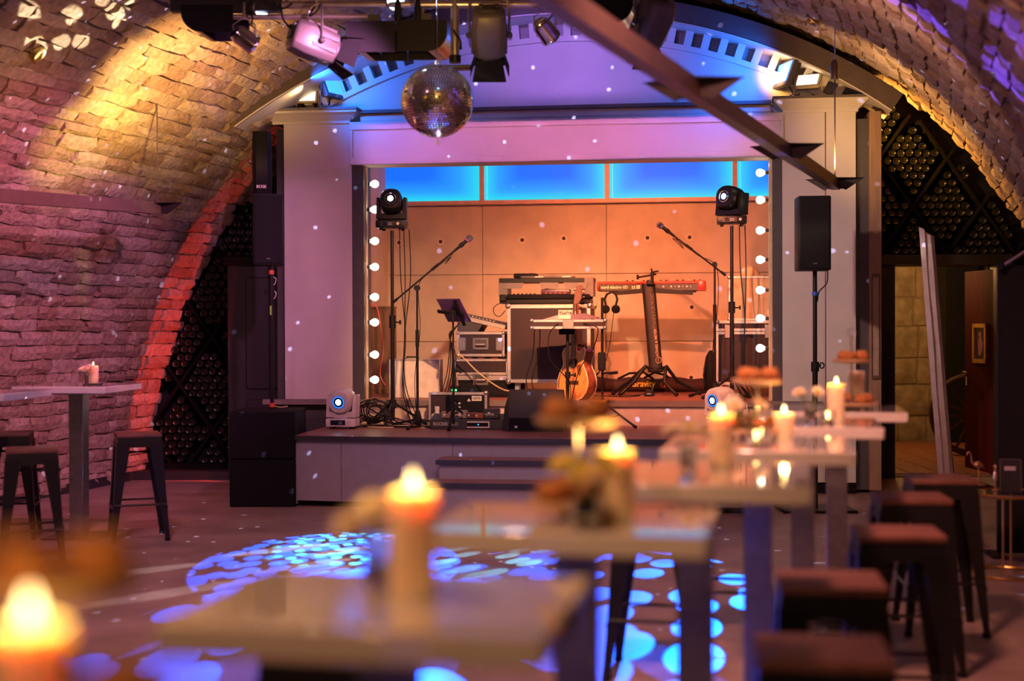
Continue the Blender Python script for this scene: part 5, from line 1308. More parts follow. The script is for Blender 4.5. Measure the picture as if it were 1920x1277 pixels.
# ================================================================== OVERHEAD: truss, lamps, mirror ball, beam luminaires
TD = 9.7
tz0 = at_depth(640, 9, TD).z
tl = at_depth(322, 9, TD).x; trr = at_depth(1262, -6, TD).x
TUBE = mat('truss_tube', (.58, .52, .46), .3, .85)
tr = thing('lighting_truss', 'horizontal metal lighting pipe under the vault with a short vertical pole', 'truss', (0, TD, tz0))
MB().cyl((tl, 0, .0), (trr, 0, .0), .026, n=14).build('pipe', TUBE, tr)
MB().cyl((tl + .12, -.02, -.085), (at_depth(690, 0, TD).x, -.02, -.085), .018, n=12).build('lower_pipe', TUBE, tr)
MB().box2((tl, -.05, -.05), (tl + .75, .03, .04)).build('cable_duct', mat('duct_dark', (.02, .018, .02), .5), tr)
xp = at_depth(853, 60, TD).x; zp = at_depth(853, 118, TD).z - tz0
vp = MB().cyl((xp, 0, .3), (xp, 0, zp + .02), .030, n=16).build('vertical_pole', TUBE, tr)
MB().cyl((xp, 0, zp), (xp, 0, zp + .05), .04, n=14).build('pole_clamp', BLACK, tr)
bkt = MB().box2((xp - .10, -.05, zp - .045), (xp + .11, .05, zp - .02)).build('motor_plate', BLACK, tr, bevel=.004)
for x in (tl + .5, 0.1, trr - .3): MB().cyl((x, 0, .0), (x, 0, 1.2), .008, n=6).build('suspension_rod', STEEL, tr)
# mirror ball
bp_ = at_depth(820, 190, 9.5); br_ = 68 / (2667 / 9.5)
ball = thing('mirror_ball', 'large mirror ball hanging before the stage header', 'mirror ball', bp_)
MIR = mat('mirror_tile', (.92, .90, .88), .09, 1.0, var=.01)
MB().sphere((0, 0, 0), br_ * .985, 40, 24).build('core', mat('ball_core', (.25, .23, .22), .5, .5), ball)
m = MB(); rm = random.Random(1); ts = .0178; rows = int(math.pi * br_ / ts)
for j in range(rows):
    th = math.pi * (j + .5) / rows; rr = br_ * math.sin(th); nn = max(4, int(2 * math.pi * rr / ts))
    for i in range(nn):
        ph = 2 * math.pi * i / nn + j * .37
        n = Vector((math.sin(th) * math.cos(ph), math.sin(th) * math.sin(ph), math.cos(th)))
        n2 = (n + Vector((rm.gauss(0, .03), rm.gauss(0, .03), rm.gauss(0, .03)))).normalized()
        t1 = Vector((-math.sin(ph), math.cos(ph), 0)); t1 = (t1 - n2 * t1.dot(n2)).normalized(); t2 = n2.cross(t1); h = ts * .41
        c = n * br_
        m.add([c - t1 * h - t2 * h, c + t1 * h - t2 * h, c + t1 * h + t2 * h, c - t1 * h + t2 * h], [(0, 1, 2, 3)])
stuff(m.build('mirror_tile', MIR, ball, ang=1))
MB().cyl((0, 0, br_ * .97), (0, 0, br_ + .025), .018, n=10).build('cap', CHROME, ball)
MB().cyl((0, 0, br_ + .02), (xp - bp_.x - .06 if False else 0, 0, tz0 - bp_.z), .004, n=6).build('chain', CHROME, ball)
MB().cyl((0, 0, -br_ - .05), (0, 0, -br_ * .97), .006, n=6).build('tassel', CHROME, ball)
# theatre spotlights
LGREY = mat('lamp_grey', (.13, .115, .11), .45, .2)
LDARK = mat('lamp_dark', (.05, .045, .05), .5)
def stage_spot(label, c, d, size=1.0, up=(0, 0, 1), hang=.25):
    t = thing('stage_spotlight', label, 'spotlight', c)
    q = Vector(d).normalized().to_track_quat('Y', 'Z').to_matrix().to_4x4()        # +Y is the throw
    S = q @ Matrix.Scale(size, 4)
    R = []
    for y, sx_, sz_ in ((-.17, .085, .080), (-.155, .10, .095), (-.06, .11, .105), (.12, .10, .095)):
        k = .035
        R.append([(-sx_ + k, y, -sz_), (sx_ - k, y, -sz_), (sx_, y, -sz_ + k), (sx_, y, sz_ - k), (sx_ - k, y, sz_), (-sx_ + k, y, sz_), (-sx_, y, sz_ - k), (-sx_, y, -sz_ + k)])
    b = MB().loft(R).xf(S).build('housing', LGREY, t, bevel=.004)
    for s_ in (-1, 1):
        for zz in (-.045, .03): MB().box2((s_ * .10, -.05, zz), (s_ * .116, .11, zz + .022)).xf(S).build('cooling_rib', LDARK, b)
    MB().box2((-.05, -.10, .10), (.05, .10, .118)).xf(S).build('vent_cover', LDARK, b)
    MB().box2((-.04, -.182, -.03), (.04, -.168, .03)).xf(S).build('rear_plate', LDARK, b)
    [MB().cyl((k_, -.185, .055), (k_, -.16, .055), .016, n=10).xf(S).build('rear_knob', LDARK, b) for k_ in (.05, -.05)]
    MB().cyl((0, .12, 0), (0, .135, 0), .09, n=20).xf(S).build('front_ring', LDARK, b)
    MB().sphere((0, .125, 0), .075, 16, 8, (1, .25, 1)).xf(S).build('lens', mat('lamp_lens', (.7, .6, .5), .1, emit=(1, .5, .2), estr=2.0), b)
    for k, (p, ax) in enumerate((((0, .135, .09), 0), ((0, .135, -.09), 1), ((.09, .135, 0), 2), ((-.09, .135, 0), 3))):
        s_ = 1 if k in (0, 2) else -1
        if k < 2: P = [(-.085, .135, s_ * .088), (.085, .135, s_ * .088), (.11, .27, s_ * .125), (-.11, .27, s_ * .125)]; e = (0, 0, .004)
        else: P = [(s_ * .088, .135, -.07), (s_ * .088, .135, .07), (s_ * .125, .25, .085), (s_ * .125, .25, -.085)]; e = (.004, 0, 0)
        MB().prism(P, e).xf(S).build('barn_door', MATTE, t)
    rt = (q @ Vector((1, 0, 0))); w_ = .125 * size
    A = rt * w_; B = -A; H = Vector((0, 0, hang))
    MB().tube([A, A * 1.05 + H * .55, A * .98 + H * .95, A * .6 + H, B * .6 + H, B * .98 + H * .95, B * 1.05 + H * .55, B], .0085, 6).build('yoke', STEEL, t)
    for p in (A, B): MB().sphere(p * 1.04, .02 * size, 10, 6).build('yoke_knob', LDARK, t)
    MB().cyl(H, H + Vector((0, 0, .05)), .012, n=8).box(H + Vector((0, 0, .06)), (.05, .05, .05)).build('hook_clamp', STEEL, t)
    return t
stage_spot('grey theatre spotlight left of the mirror ball, throwing right', at_depth(592, 82, 9.6), (.86, .42, -.30), 1.05, hang=.26)
stage_spot('grey theatre spotlight right of the mirror ball, tilted down', at_depth(917, 66, 9.6), (.0, .58, -.82), 1.05, hang=.24)
stage_spot('grey theatre spotlight behind the slanting beam, tilted steeply down', at_depth(1221, 45, 9.6), (-.30, .5, -.8), 1.05, hang=.26)
def flood(label, x0, x1, y0, y1, side, D=9.66):
    p0 = at_depth(x0, y1, D); p1 = at_depth(x1, y0, D); cx = (p0.x + p1.x) / 2; x = (p1.x - p0.x) / 2; h = p1.z - p0.z
    t = thing('flood_light', label, 'flood light', (cx, D, p0.z))
    pts = [(-x, h), (x, h)]
    rr = min(h, x) * .75
    arcp = [(x - rr + rr * math.cos(k * math.pi / 12), rr - rr * math.sin(k * math.pi / 12)) for k in range(7)]
    pts = [(-x, h), (x, h)] + arcp + [(-x, 0)] if side > 0 else [(x, h), (-x, h)] + [(-px__, pz__) for px__, pz__ in arcp] + [(x, 0)]
    MB().prism([(a, -.012, b) for a, b in pts], (0, .012, 0)).build('end_plate', mat('flood_black', (.007, .006, .010), .6, spec=.2), t)
    inner = [(a * .985, b * .985 + .002) for a, b in pts[1:-1]]
    m = MB(); m.loft([[(a, 0, b) for a, b in inner], [(a * 1.05 + .06, .26, b - .02) for a, b in inner]], cap=False, closed=False)
    m.loft([[(a * .97, 0, b) for a, b in inner], [(a * 1.02 + .06, .26, b - .02) for a, b in inner]], cap=False, closed=False)
    m.build('reflector', mat('reflector_foil', (.70, .70, .72), .18, .95), t)
    MB().prism([(a + .06, .262, b - .01) for a, b in pts], (0, .012, 0)).build('end_plate', MT['flood_black'], t)
    MB().box2((-.06, .02, h), (.06, .2, h + .05)).build('terminal_box', LDARK, t)
    MB().cyl((0, .1, h + .05), (0, .1, h + .16), .012).build('hanger', STEEL, t)
    return t
flood('black ended flood light at the left end of the pipe', 340, 437, 9, 60, -1)
flood('left of the twin flood lights hung above the mirror ball', 649, 741, 40, 98, -1)
flood('right of the twin flood lights hung above the mirror ball, bright foil side', 744, 838, 38, 96, 1)
flood('black ended flood light beside the slanting beam', 1098, 1186, -14, 42, 1)
def pin_spot(label, c, d, bulbcol=None):
    t = thing('pin_spot', label, 'spotlight', c)
    q = Vector(d).normalized().to_track_quat('Y', 'Z').to_matrix().to_4x4()
    MB().lathe([(.0, -.085), (.045, -.08), (.065, -.05), (.068, .06), (.072, .065), (.072, .08), (.06, .08), (.058, .05), (0, .045)], 18, m=Matrix.Rotation(rad(-90), 3, 'X')).xf(q).build('can', CHROME, t)
    MB().cyl((0, .06, 0), (0, .066, 0), .056, n=18).xf(q).build('lens', mat('pin_lens', (.8, .7, .5), .1, emit=bulbcol or (1, .6, .2), estr=1.5) if not bulbcol else mat('pin_lens_cool', (.7, .8, 1), .1, emit=bulbcol, estr=9), t)
    MB().tube([(.07, 0, 0), (.075, 0, .09), (.02, 0, .13), (-.02, 0, .13), (-.075, 0, .09), (-.07, 0, 0)], .006, 6).build('bracket', STEEL, t)
    MB().cyl((0, 0, .13), (0, 0, .24), .010, n=8).build('stem', STEEL, t)
    wire('cable', [(.02, -.03, .06), (.06, -.02, .12), (.03, -.02, .2), (.05, 0, .26)], .006, RUBBER, t)
    return t
pin_spot('small chrome pin spot hanging left under the pipe', at_depth(458, 72, 9.6), (.60, .45, -.42))
pin_spot('small chrome pin spot right of the tilted spotlight', at_depth(1022, 56, 9.7), (.45, .5, -.5))
pin_spot('tiny lit lamp above the left pin spot, bluish white', at_depth(476, 17, 9.75), (.75, -.6, -.1), (.6, .75, 1))
pin_spot('tiny lit lamp above the twin flood lights, bluish white', at_depth(737, 3, 9.75), (.3, -.9, -.2), (.6, .75, 1))
for i, (x, y0) in enumerate(((746, 12), (783, 10))):
    p = at_depth(x, y0, 9.5)
    t = thing('cable_plug', ('left', 'right')[i] + ' black plug hanging above the twin flood lights', 'plug', p)
    MB().lathe([(.0, -.10), (.022, -.10), (.026, -.02), (.016, .03), (.008, .06), (0, .06)], 12).build('body', RUBBER, t)
    MB().cyl((0, 0, .05), (0, 0, .14), .006).build('lead', RUBBER, t)
for i, pts in enumerate((((525, 8), (528, 25), (532, 38), (541, 50)), ((512, 4), (520, 14), (535, 15), (548, 6)), ((600, 8), (595, 20), (580, 30), (590, 12)), ((850, 55), (853, 62), (863, 78), (862, 92)))):
    t = thing('cable', ('black lead drooping to the left theatre spotlight', 'black loop of lead under the pipe at the left', 'black loop of lead beside the left spotlight yoke', 'black lead wound round the vertical pole')[i], 'cable', (0, 0, 0))
    wire('strand', [at_depth(x, y, 9.58 if i < 3 else 9.64) for x, y in pts], .007, RUBBER, t)
# suspended beam luminaires
BEAM = mat('beam_bronze', (.13, .085, .06), .42, .35)
FIN = mat('fin_dark', (.02, .014, .018), .5, spec=.2)
def beam(label, pA, pB, fins, wires, hgt=.085, wid=.07):
    pA, pB = Vector(pA), Vector(pB); d = (pB - pA); L_ = d.length; d = d.normalized()
    t = thing('beam_light', label, 'ceiling light', pA, 0)
    sd = Vector((d.y, -d.x, 0)).normalized(); up = sd.cross(d).normalized(); Mx = Matrix(((d.x, sd.x, up.x, 0), (d.y, sd.y, up.y, 0), (d.z, sd.z, up.z, 0), (0, 0, 0, 1)))
    hw = wid / 2
    MB().prism([(0, -hw, -hgt / 2), (0, hw, -hgt / 2), (0, hw, hgt / 2), (0, hw - .006, hgt / 2), (0, hw - .006, -hgt / 2 + .006), (0, -hw + .006, -hgt / 2 + .006), (0, -hw + .006, hgt / 2), (0, -hw, hgt / 2)], (L_, 0, 0)).xf(Mx).build('channel', BEAM, t)
    MB().box2((.05, -hw + .012, -.02), (L_ - .05, hw - .012, .01)).xf(Mx).build('lamp_tray', mat('lamp_tray', (.4, .35, .28), .5), t)
    for f in fins:
        for s_ in (-1, 1):
            MB().prism([(f - .006, s_ * hw, .045), (f - .006, s_ * (hw + .20), .045), (f - .006, s_ * (hw + .05), -.05), (f - .006, s_ * (hw + .03), -.04), (f - .006, s_ * hw, -.04)], (.012, 0, 0)).xf(Mx).build('fin', FIN, t)
            MB().prism([(f - .10, s_ * hw, .045), (f + .10, s_ * hw, .045), (f, s_ * (hw + .20), .045)], (0, 0, -.006)).xf(Mx).build('fin', FIN, t)
    MB().box2((-.008, -hw, -hgt / 2), (0, hw, hgt / 2)).xf(Mx).build('end_cap', BEAM, t)
    for f, top in wires:
        q = Mx @ Vector((f, 0, hgt / 2)); top = Vector(top) - pA
        MB().cyl(q, (q.x, q.y, top.z), .0055, n=6).build('rod', mat('rod_bronze', (.12, .09, .07), .45, .5), t)
        MB().lathe([(.0, -.10), (.030, -.10), (.034, -.08), (.034, .03), (.015, .06), (0, .06)], 14).xf(T(q.x, q.y, top.z)).build('ceiling_cup', mat('cup_brass', (.20, .15, .10), .35, .7), t)
        MB().cyl((q.x, q.y, top.z + .05), (q.x, q.y, top.z + .42), .004, n=6).build('hook', STEEL, t)
    return t
A = at_depth(303, 391, 11.8); B = at_depth(-60, 362, 9.5)
beam('dark suspended beam light under the vault at the left', A, B, (.06,), ((.06, at_depth(301, 160, 11.8)),), hgt=.095)
A = at_depth(1567, 346, 11.5); Bp = at_depth(1300, 168, 6.5); d = (Bp - A)
B = A + d * 1.75
Ld = d.length; f2 = (at_depth(1470, 278, 9.1) - A).length
beam('brown suspended beam light slanting across the stage, three dark fins', A, B, (.05, f2, Ld, Ld * 1.55), ((.05, at_depth(1555, 128, 11.5)),))
# floodlights on the cornice shelves
def led_flood(label, a, v, z, yaw, pitch, lit, s=1.0):
    t = sthing('led_flood', label, 'flood light', a, v, z, yaw)
    M = T(0, 0, .13 * s + .02) @ Matrix.Rotation(pitch, 4, 'X') @ Matrix.Scale(s, 4)
    bd = mat('flood_body_' + ('pale' if lit == 'w' else 'dark'), (.45, .38, .28) if lit == 'w' else (.08, .075, .08), .5)
    MB().prism([(-.11, .0, -.085), (.11, .0, -.085), (.11, 0, .085), (-.11, 0, .085)], (0, .03, 0)).xf(M).build('housing', bd, t, bevel=.012, segs=2)
    MB().box2((-.09, .03, -.065), (.09, .055, .065)).xf(M).build('heat_sink', LDARK, t)
    MB().box2((-.088, -.004, -.062), (.088, .001, .062)).xf(M).build('lamp_face', mat('flood_face_w', (1, .9, .7), .4, emit=(1.0, .80, .48), estr=3.5) if lit == 'w' else mat('flood_face_b', (.2, .4, 1), .4, emit=(.03, .25, 1.0), estr=2.0), t)
    for s_ in (-1, 1): MB().tube([(s_ * .118 * s, .015, .13 * s + .02), (s_ * .118 * s, .03, .01), (s_ * .05 * s, .03, .006)], .007, 6).build('bracket', bd, t)
    wire('cable', [(0, .06, .10), (.03, .09, .03), (.10, .10, .01), (.16, .08, .01)], .006, RUBBER, t)
    return t
zs_ = TOP + .012
led_flood('small lit amber flood light on the left cornice', sl(577, 180, .05)[0], .02, zs_, 0, rad(-14), 'w', .92)
led_flood('blue flood light on the left cornice, turned in to the arch', sl(628, 172, .0)[0], -.0, zs_, rad(68), rad(-22), 'b', 1.55)
led_flood('dark flood light on the right cornice, back to the hall', sl(1468, 150, .0)[0], -.02, zs_, rad(-68), rad(-20), 'b', 1.55)
led_flood('small lit amber flood light on the right cornice', sl(1514, 155, .02)[0], .0, zs_, rad(-18), rad(-42), 'w', 1.05)
# ================================================================== HALL FURNITURE
TOPM = WHITE
EDG = mat('table_edge', (.66, .60, .56), .4)
ORD = ('nearest the camera', 'second from the camera', 'third from the camera', 'fourth from the camera', 'fifth from the camera', 'farthest, by the right pillar')
def make_table():
    t = thing('bar_table', '', 'table', (0, 0, 0), 0, 'white bar tables')
    MB().box2((-.32, -.32, 1.052), (.32, .32, 1.10)).build('table_top', TOPM, t, bevel=.004)
    MB().box2((-.2, -.2, 1.04), (.2, .2, 1.052)).build('top_plate', STEEL, t)
    MB().box2((-.05, -.05, .012), (.05, .05, 1.04)).build('column', STEEL, t, bevel=.004)
    MB().box2((-.19, -.19, 0), (.19, .19, .012)).build('base_plate', mat('base_dark', (.06, .055, .06), .4, .5), t, bevel=.003)
    return t
RT = [(-.55, 1.10), (-.19, 2.19), (.14, 3.10), (.52, 4.04), (.87, 5.04), (1.25, 6.12), (1.62, 7.10)]
TR = rad(-11)
names = ['white bar table in front, below the frame edge, under the near left candle', 'white bar table nearest in the row, blue panel mirrored in its top', 'white bar table second in the row of the right side', 'white bar table third in the row of the right side', 'white bar table fourth in the row, bright tealight on it', 'white bar table fifth in the row of the right side', 'white bar table last in the row, with the unlit candle']
t0 = make_table(); tabs = []
for i, (x, y) in enumerate(RT):
    if i == 0: t = t0; t.location = (x, y, 0); t.rotation_euler = (0, 0, TR); t['label'] = names[0]
    else: t = dup(t0, (x, y, 0), TR, names[i])
    if i in (1, 2): t.scale = ((.88, .72, 1), (.92, .72, 1))[i - 1]
    tabs.append(t)
for lab, (px_, D), rz_ in (('white bar table at the left wall with candle and flower', (147, 10.3), rad(-7)), ('white bar table at the left edge, only its right end in view', (-40, 9.3), rad(-7))):
    p = at_depth(px_, 700, D); t = dup(t0, (p.x, D, 0), rz_, lab); t.scale = (1.07, 1.07, 1)
    tabs.append(t)
# ---------- stools
STM = mat('stool_black', (.010, .010, .013), .32, .3)
SEAT = wood('stool_seat', (.13, .05, .035), (.20, .085, .06), .5, (4, 14, 4))
def make_stool():
    t = thing('bar_stool', '', 'stool', (0, 0, 0), 0, 'black bar stools with wooden seats')
    MB().box2((-.155, -.155, .735), (.155, .155, .76)).build('seat', SEAT, t, bevel=.008, segs=2)
    MB().loft([[(-.15, -.15, .735), (.15, -.15, .735), (.15, .15, .735), (-.15, .15, .735)], [(-.157, -.157, .665), (.157, -.157, .665), (.157, .157, .665), (-.157, .157, .665)]], cap=False).build('apron', STM, t)
    for sx_ in (-1, 1):
        for sy in (-1, 1):
            m = MB()
            def ring(z, o, w_, th=.006):
                x, y = sx_ * o, sy * o
                return [(x, y, z), (x - sx_ * w_, y, z), (x - sx_ * w_, y - sy * th, z), (x - sx_ * th, y - sy * th, z), (x - sx_ * th, y - sy * w_, z), (x, y - sy * w_, z)]
            m.loft([ring(.70, .158, .095), (ring(.35, .178, .058)), ring(.02, .200, .030)])
            l = m.build('leg', STM, t)
            MB().box2((sx_ * .168, sy * .168, 0), (sx_ * .202, sy * .202, .022)).build('foot_cap', RUBBER, l)
    for k, (a, b) in enumerate((((-.18, -.185), (.18, -.185)), ((-.18, .185), (.18, .185)), ((-.185, -.18), (-.185, .18)), ((.185, -.18), (.185, .18)))):
        z = .26 if k < 2 else .235
        MB().cyl((a[0], a[1], z), (b[0], b[1], z), .008, n=8).build('foot_rail', STM, t)
    for a, b in (((-.14, -.14), (.14, .14)), ((-.14, .14), (.14, -.14))):
        MB().cyl((a[0], a[1], .62), (b[0], b[1], .62 + .004 * (a[0] + 1)), .006, n=6).build('cross_brace', STM, t)
    return t
ST_ = [((258, 806), 10.2, 20, 'black bar stool with brown seat alone before the red-lit arch'), ((60, 832), 8.95, 18, 'black bar stool in front at the left, below the left table'), ((18, 808), 10.3, 12, 'black bar stool at the left edge, half behind another stool'),
       ((1762, 897), 7.07, -6, 'blurred bar stool farthest back of the right row, by the gold table'), ((1708, 932), 6.3, -6, 'second bar stool from the back of the right row'), ((1682, 997), 5.24, -7, 'middle bar stool of the right row'), ((1556, 1087), 4.25, -8, 'blurred bar stool second from the front of the right row'), ((1540, 1217), 3.34, -8, 'frontmost blurred bar stool at the bottom of the right row')]
s0 = make_stool()
for i, ((px_, py_), D, rz_, lab) in enumerate(ST_):
    p = at_depth(px_, py_, D)
    if i == 0: s0.location = (p.x, D, 0); s0.rotation_euler = (0, 0, rad(rz_)); s0['label'] = lab
    else: dup(s0, (p.x, D, 0), rad(rz_), lab)
for x, y, rz_, lab in ((-.42, 3.42, -8, 'dark bar stool under the nearest table at the bottom of the picture'), (.62, 6.2, -12, 'bar stool seen between the legs under the second table'), (1.06, 6.85, -10, 'bar stool seen right of the third table leg')):
    dup(s0, (x, y, 0), rad(rz_), lab)
# ---------- candles
WAX = mat('candle_wax', (.90, .74, .50), .45, sss=1.0, var=.04)
FLM = mat('flame', (1, .8, .4), .5, emit=(1.0, .72, .30), estr=9)
WICK = mat('wick', (.02, .015, .012), .9)
def candle(label, x, y, h, r, z=1.10, lit=True, en=1.5, zoff=0.0):
    t = thing('pillar_candle', label, 'candle', (x, y, z + zoff), 0)
    MB().lathe([(0, 0), (r * .97, 0), (r, .004), (r, h - .004), (r * .93, h), (r * .84, h - .003), (r * .6, h - .010), (r * .2, h - .012), (0, h - .012)], 24).build('wax', WAX, t, ang=60)
    MB().cyl((0, 0, h - .014), (.001, 0, h + .006), .0016, n=6).build('wick', WICK, t)
    if lit:
        MB().lathe([(.0, h + .000), (.0042, h + .004), (.0062, h + .010), (.0058, h + .016), (.0033, h + .023), (.0008, h + .030), (0, h + .031)], 14).build('flame', FLM, t, ang=80)
        point('candle_light', (x, y, z + zoff + h + .014), (1.0, .50, .14), en, .012)
    return t
def pos(px_, D): return at_depth(px_, 600, D).x
candle('lit candle close to the camera at the lower left corner', pos(52, 1.25), 1.25, .158, .034, en=.8)
candle('lit candle on the nearest table of the row, before the steps', pos(773, 2.2), 2.20, .165, .037)
candle('lit candle on the second table of the row, by yellow flowers', pos(1157, 3.06), 3.06, .15, .037)
candle('lit candle on the third table, before the right white moving head', pos(1352, 4.2), 4.20, .155, .037)
candle('lit candle on the fourth table, right of the tealight', pos(1470, 5.2), 5.20, .095, .037)
candle('tall lit candle on the fifth table, before the right pillar', pos(1568, 6.08), 6.08, .165, .037)
candle('unlit candle on the last table of the right row', pos(1606, 7.2), 7.20, .185, .042, lit=False)
p = at_depth(175, 700, 10.28); candle('small lit candle on the left wall table beside a flower', p.x, 10.28, .125, .037, zoff=.012, en=.8)
dsh = thing('glass_dish', 'flat glass dish under the candle on the left wall table', 'dish', (p.x, 10.28, 1.10))
MB().lathe([(0, 0), (.06, 0), (.075, .014), (.070, .014), (.056, .006), (0, .006)], 20).build('dish', GLASS, dsh)
# tealight
def tealight(label, x, y, z=1.10, lit=True):
    t = thing('tealight', label, 'tealight', (x, y, z))
    MB().lathe([(0, 0), (.026, 0), (.032, .03), (.034, .065), (.031, .065), (.029, .03), (.023, .006), (0, .006)], 18).build('glass_cup', GLASS, t)
    MB().cyl((0, 0, .007), (0, 0, .024), .021, n=16).build('wax', WAX, t)
    if lit:
        MB().lathe([(0, .026), (.005, .031), (.0065, .038), (.003, .05), (0, .056)], 10).build('flame', FLM, t)
        point('tealight_light', (x, y, z + .052), (1.0, .55, .16), .5, .008)
tealight('bright lit tealight glass on the fourth table', pos(1430, 4.95), 4.95)
tealight('small golden tealight glass on the fourth table, left of the bright one', pos(1417, 4.85), 4.85)
tealight('tiny glass tealight on the fifth table beside the tall candle', pos(1552, 5.9), 5.90)
tealight('glass tealight at the front of the second table', pos(1096, 2.93), 2.93, lit=False)
# ---------- small vases with flowers
PET = mat('petal_cream', (.78, .70, .52), .7); CENT = mat('flower_centre', (.62, .42, .05), .8); STEM = mat('stem_green', (.12, .20, .05), .6)
def flower_vase(label, x, y, z=1.10, seed=0, n=3, pet=None, sc_=1.0):
    t = thing('flower_vase', label, 'vase', (x, y, z))
    MB().lathe([(0, 0), (.022, 0), (.027, .02), (.024, .06), (.028, .085), (.025, .085), (.021, .06), (.022, .01), (0, .008)], 18).build('glass', GLASS, t)
    r_ = random.Random(seed)
    for k in range(n):
        an = 2 * math.pi * k / n + r_.random(); hx, hy = math.cos(an) * .035 * sc_, math.sin(an) * .035 * sc_; hz_ = .105 + r_.random() * .03
        MB().tube([(0, 0, .01), (hx * .4, hy * .4, .06), (hx, hy, hz_)], .0025, 5).build('stem', STEM, t)
        up = Vector((hx * 6, hy * 6 - .25, .6)).normalized(); q = up.to_track_quat('Z', 'Y').to_matrix().to_4x4(); M = T(hx, hy, hz_) @ q
        fl = MB().sphere((0, 0, .004), .010, 10, 6, (1, 1, .6)).xf(M).build('flower_centre', CENT, t)
        m = MB()
        for ring, (cnt, ln) in enumerate(((13, .036), (11, .027))):
            for j in range(cnt):
                b = 2 * math.pi * j / cnt + ring * .2; dr = Vector((math.cos(b), math.sin(b), 0)); pr = Vector((-dr.y, dr.x, 0)); z1 = .004 + ring * .006
                m.add([dr * .008, dr * ln * .6 + pr * .0055 + Vector((0, 0, z1)), dr * ln + Vector((0, 0, z1 * 1.6)), dr * ln * .6 - pr * .0055 + Vector((0, 0, z1))], [(0, 1, 2, 3)])
        m.xf(M).build('petal', pet or PET, fl)['kind'] = 'stuff'
flower_vase('small vase of pale daisies on the left wall table', at_depth(163, 700, 10.22).x, 10.20, seed=1)
YPET = mat('petal_yellow', (.72, .62, .14), .7)
flower_vase('vase of yellow green flowers on the second table', pos(1100, 3.0), 3.00, seed=2, n=5, pet=YPET, sc_=1.5)
flower_vase('vase of cream flowers on the nearest table left of its candle', pos(706, 2.26), 2.27, seed=3, n=4, sc_=1.4)
flower_vase('vase of cream flowers on the third table left of its candle', pos(1290, 4.05), 4.05, seed=4, n=5, sc_=1.5)
flower_vase('vase of cream flowers on the fourth table', pos(1405, 5.15), 5.22, seed=5, n=5, sc_=1.5)
flower_vase('vase of pale green flowers on the fifth table', pos(1521, 6.1), 6.12, seed=6, n=4, sc_=1.4)
# ---------- tiered trays with bread
TRAY = wood('tray_wood', (.40, .26, .13), (.55, .38, .20), .6, (6, 6, 6)); BRD = mat('bread', (.42, .17, .05), .8, var=.3, bump=.3, scale=40)
def tiered_tray(where, x, y, seed, rup=.095, rlo=.13, zu=.20, ring=False):
    t = thing('tiered_tray', 'two tier serving tray of bread ' + where, 'serving tray', (x, y, 1.10))
    for r_, z_ in ((rlo, .02), (rup, zu)): MB().lathe([(0, z_), (r_ * .9, z_), (r_, z_ + .012), (r_ * .98, z_ + .018), (r_ * .9, z_ + .010), (0, z_ + .008)], 28).build('plate', TRAY, t)
    MB().cyl((0, 0, .0), (0, 0, zu + (.13 if ring else .03)), .006, n=8).cyl((0, 0, 0), (0, 0, .02), .04, n=16).build('rod', STEEL, t)
    if ring: MB().tube([(.018 * math.cos(k * math.pi / 6), 0, zu + .148 + .018 * math.sin(k * math.pi / 6)) for k in range(12)], .004, 5, closed=True).build('ring_handle', STEEL, t)
    rr = random.Random(seed)
    for lvl, (z_, rad_, n) in enumerate(((zu + .010, rup * .52, 3), (.030, rlo * .56, 4))):
        for k in range(n):
            an = 2 * math.pi * k / n + rr.random() * .5
            b = MB().sphere((0, 0, .024), .034, 12, 8, (1.15, .9, .72)).build('bread_roll', BRD)
            b.location = (x + math.cos(an) * rad_, y + math.sin(an) * rad_, 1.10 + z_); b.rotation_euler = (0, 0, an)
            tag(b, 'brown bread roll on the %s plate of the tray ' % ('upper', 'lower')[lvl] + where, 'bread', 'bread on the tray ' + where)
            dimp = MB().box((0, 0, .0485), (.05, .006, .004)).build('crust_slit', mat('crust_slit', (.55, .33, .14), .9), b)
tiered_tray('by the lower left candle', pos(85, 1.42), 1.42, 1, zu=.155)
tiered_tray('on the second table', pos(1082, 3.14), 3.14, 2, rlo=.11)
tiered_tray('on the fourth table', pos(1413, 5.35), 5.28, 3)
tiered_tray('on the last table', pos(1595, 7.0), 6.98, 4, zu=.23, ring=True)
# ---------- right hand corner
gtp = Vector((at_depth(1882, 920, 8.6).x, 8.6, 0)); gz = at_depth(1882, 922, 8.6).z
gt_ = thing('side_table', 'round gold wire side table with a glass top beside the black screen', 'side table', gtp)
cir = lambda r_, z_: [(r_ * math.cos(k * math.pi / 16), r_ * math.sin(k * math.pi / 16), z_) for k in range(32)]
MB().tube(cir(.22, .010), .010, 8, closed=True).build('base_ring', GOLD, gt_)
MB().tube(cir(.22, gz - .010), .012, 8, closed=True).build('top_ring', GOLD, gt_)
MB().cyl((0, 0, gz - .014), (0, 0, gz - .004), .215, n=32).build('glass_top', GLASS, gt_)
for q in (200, 250, 320, 60): MB().cyl((.22 * math.cos(rad(q)), .22 * math.sin(rad(q)), .01), (.22 * math.cos(rad(q)), .22 * math.sin(rad(q)), gz - .01), .007, n=8).build('leg', GOLD, gt_)
st2 = Vector((at_depth(1800, 915, 9.6).x, 9.75, 0)); sz2 = at_depth(1840, 913, 9.6).z
dt = thing('low_table', 'low dark table on thin crossed rods behind the gold one', 'side table', st2)
MB().box2((-.30, -.14, sz2 - .018), (.24, .14, sz2)).build('table_top', MATTE, dt)
for sy in (-.12, .12):
    MB().cyl((-.27, sy, 0), (.2, sy, sz2 - .018), .007, n=6).cyl((.2, sy, 0), (-.27, sy, sz2 - .018), .007, n=6).build('crossed_rod', STEEL, dt)
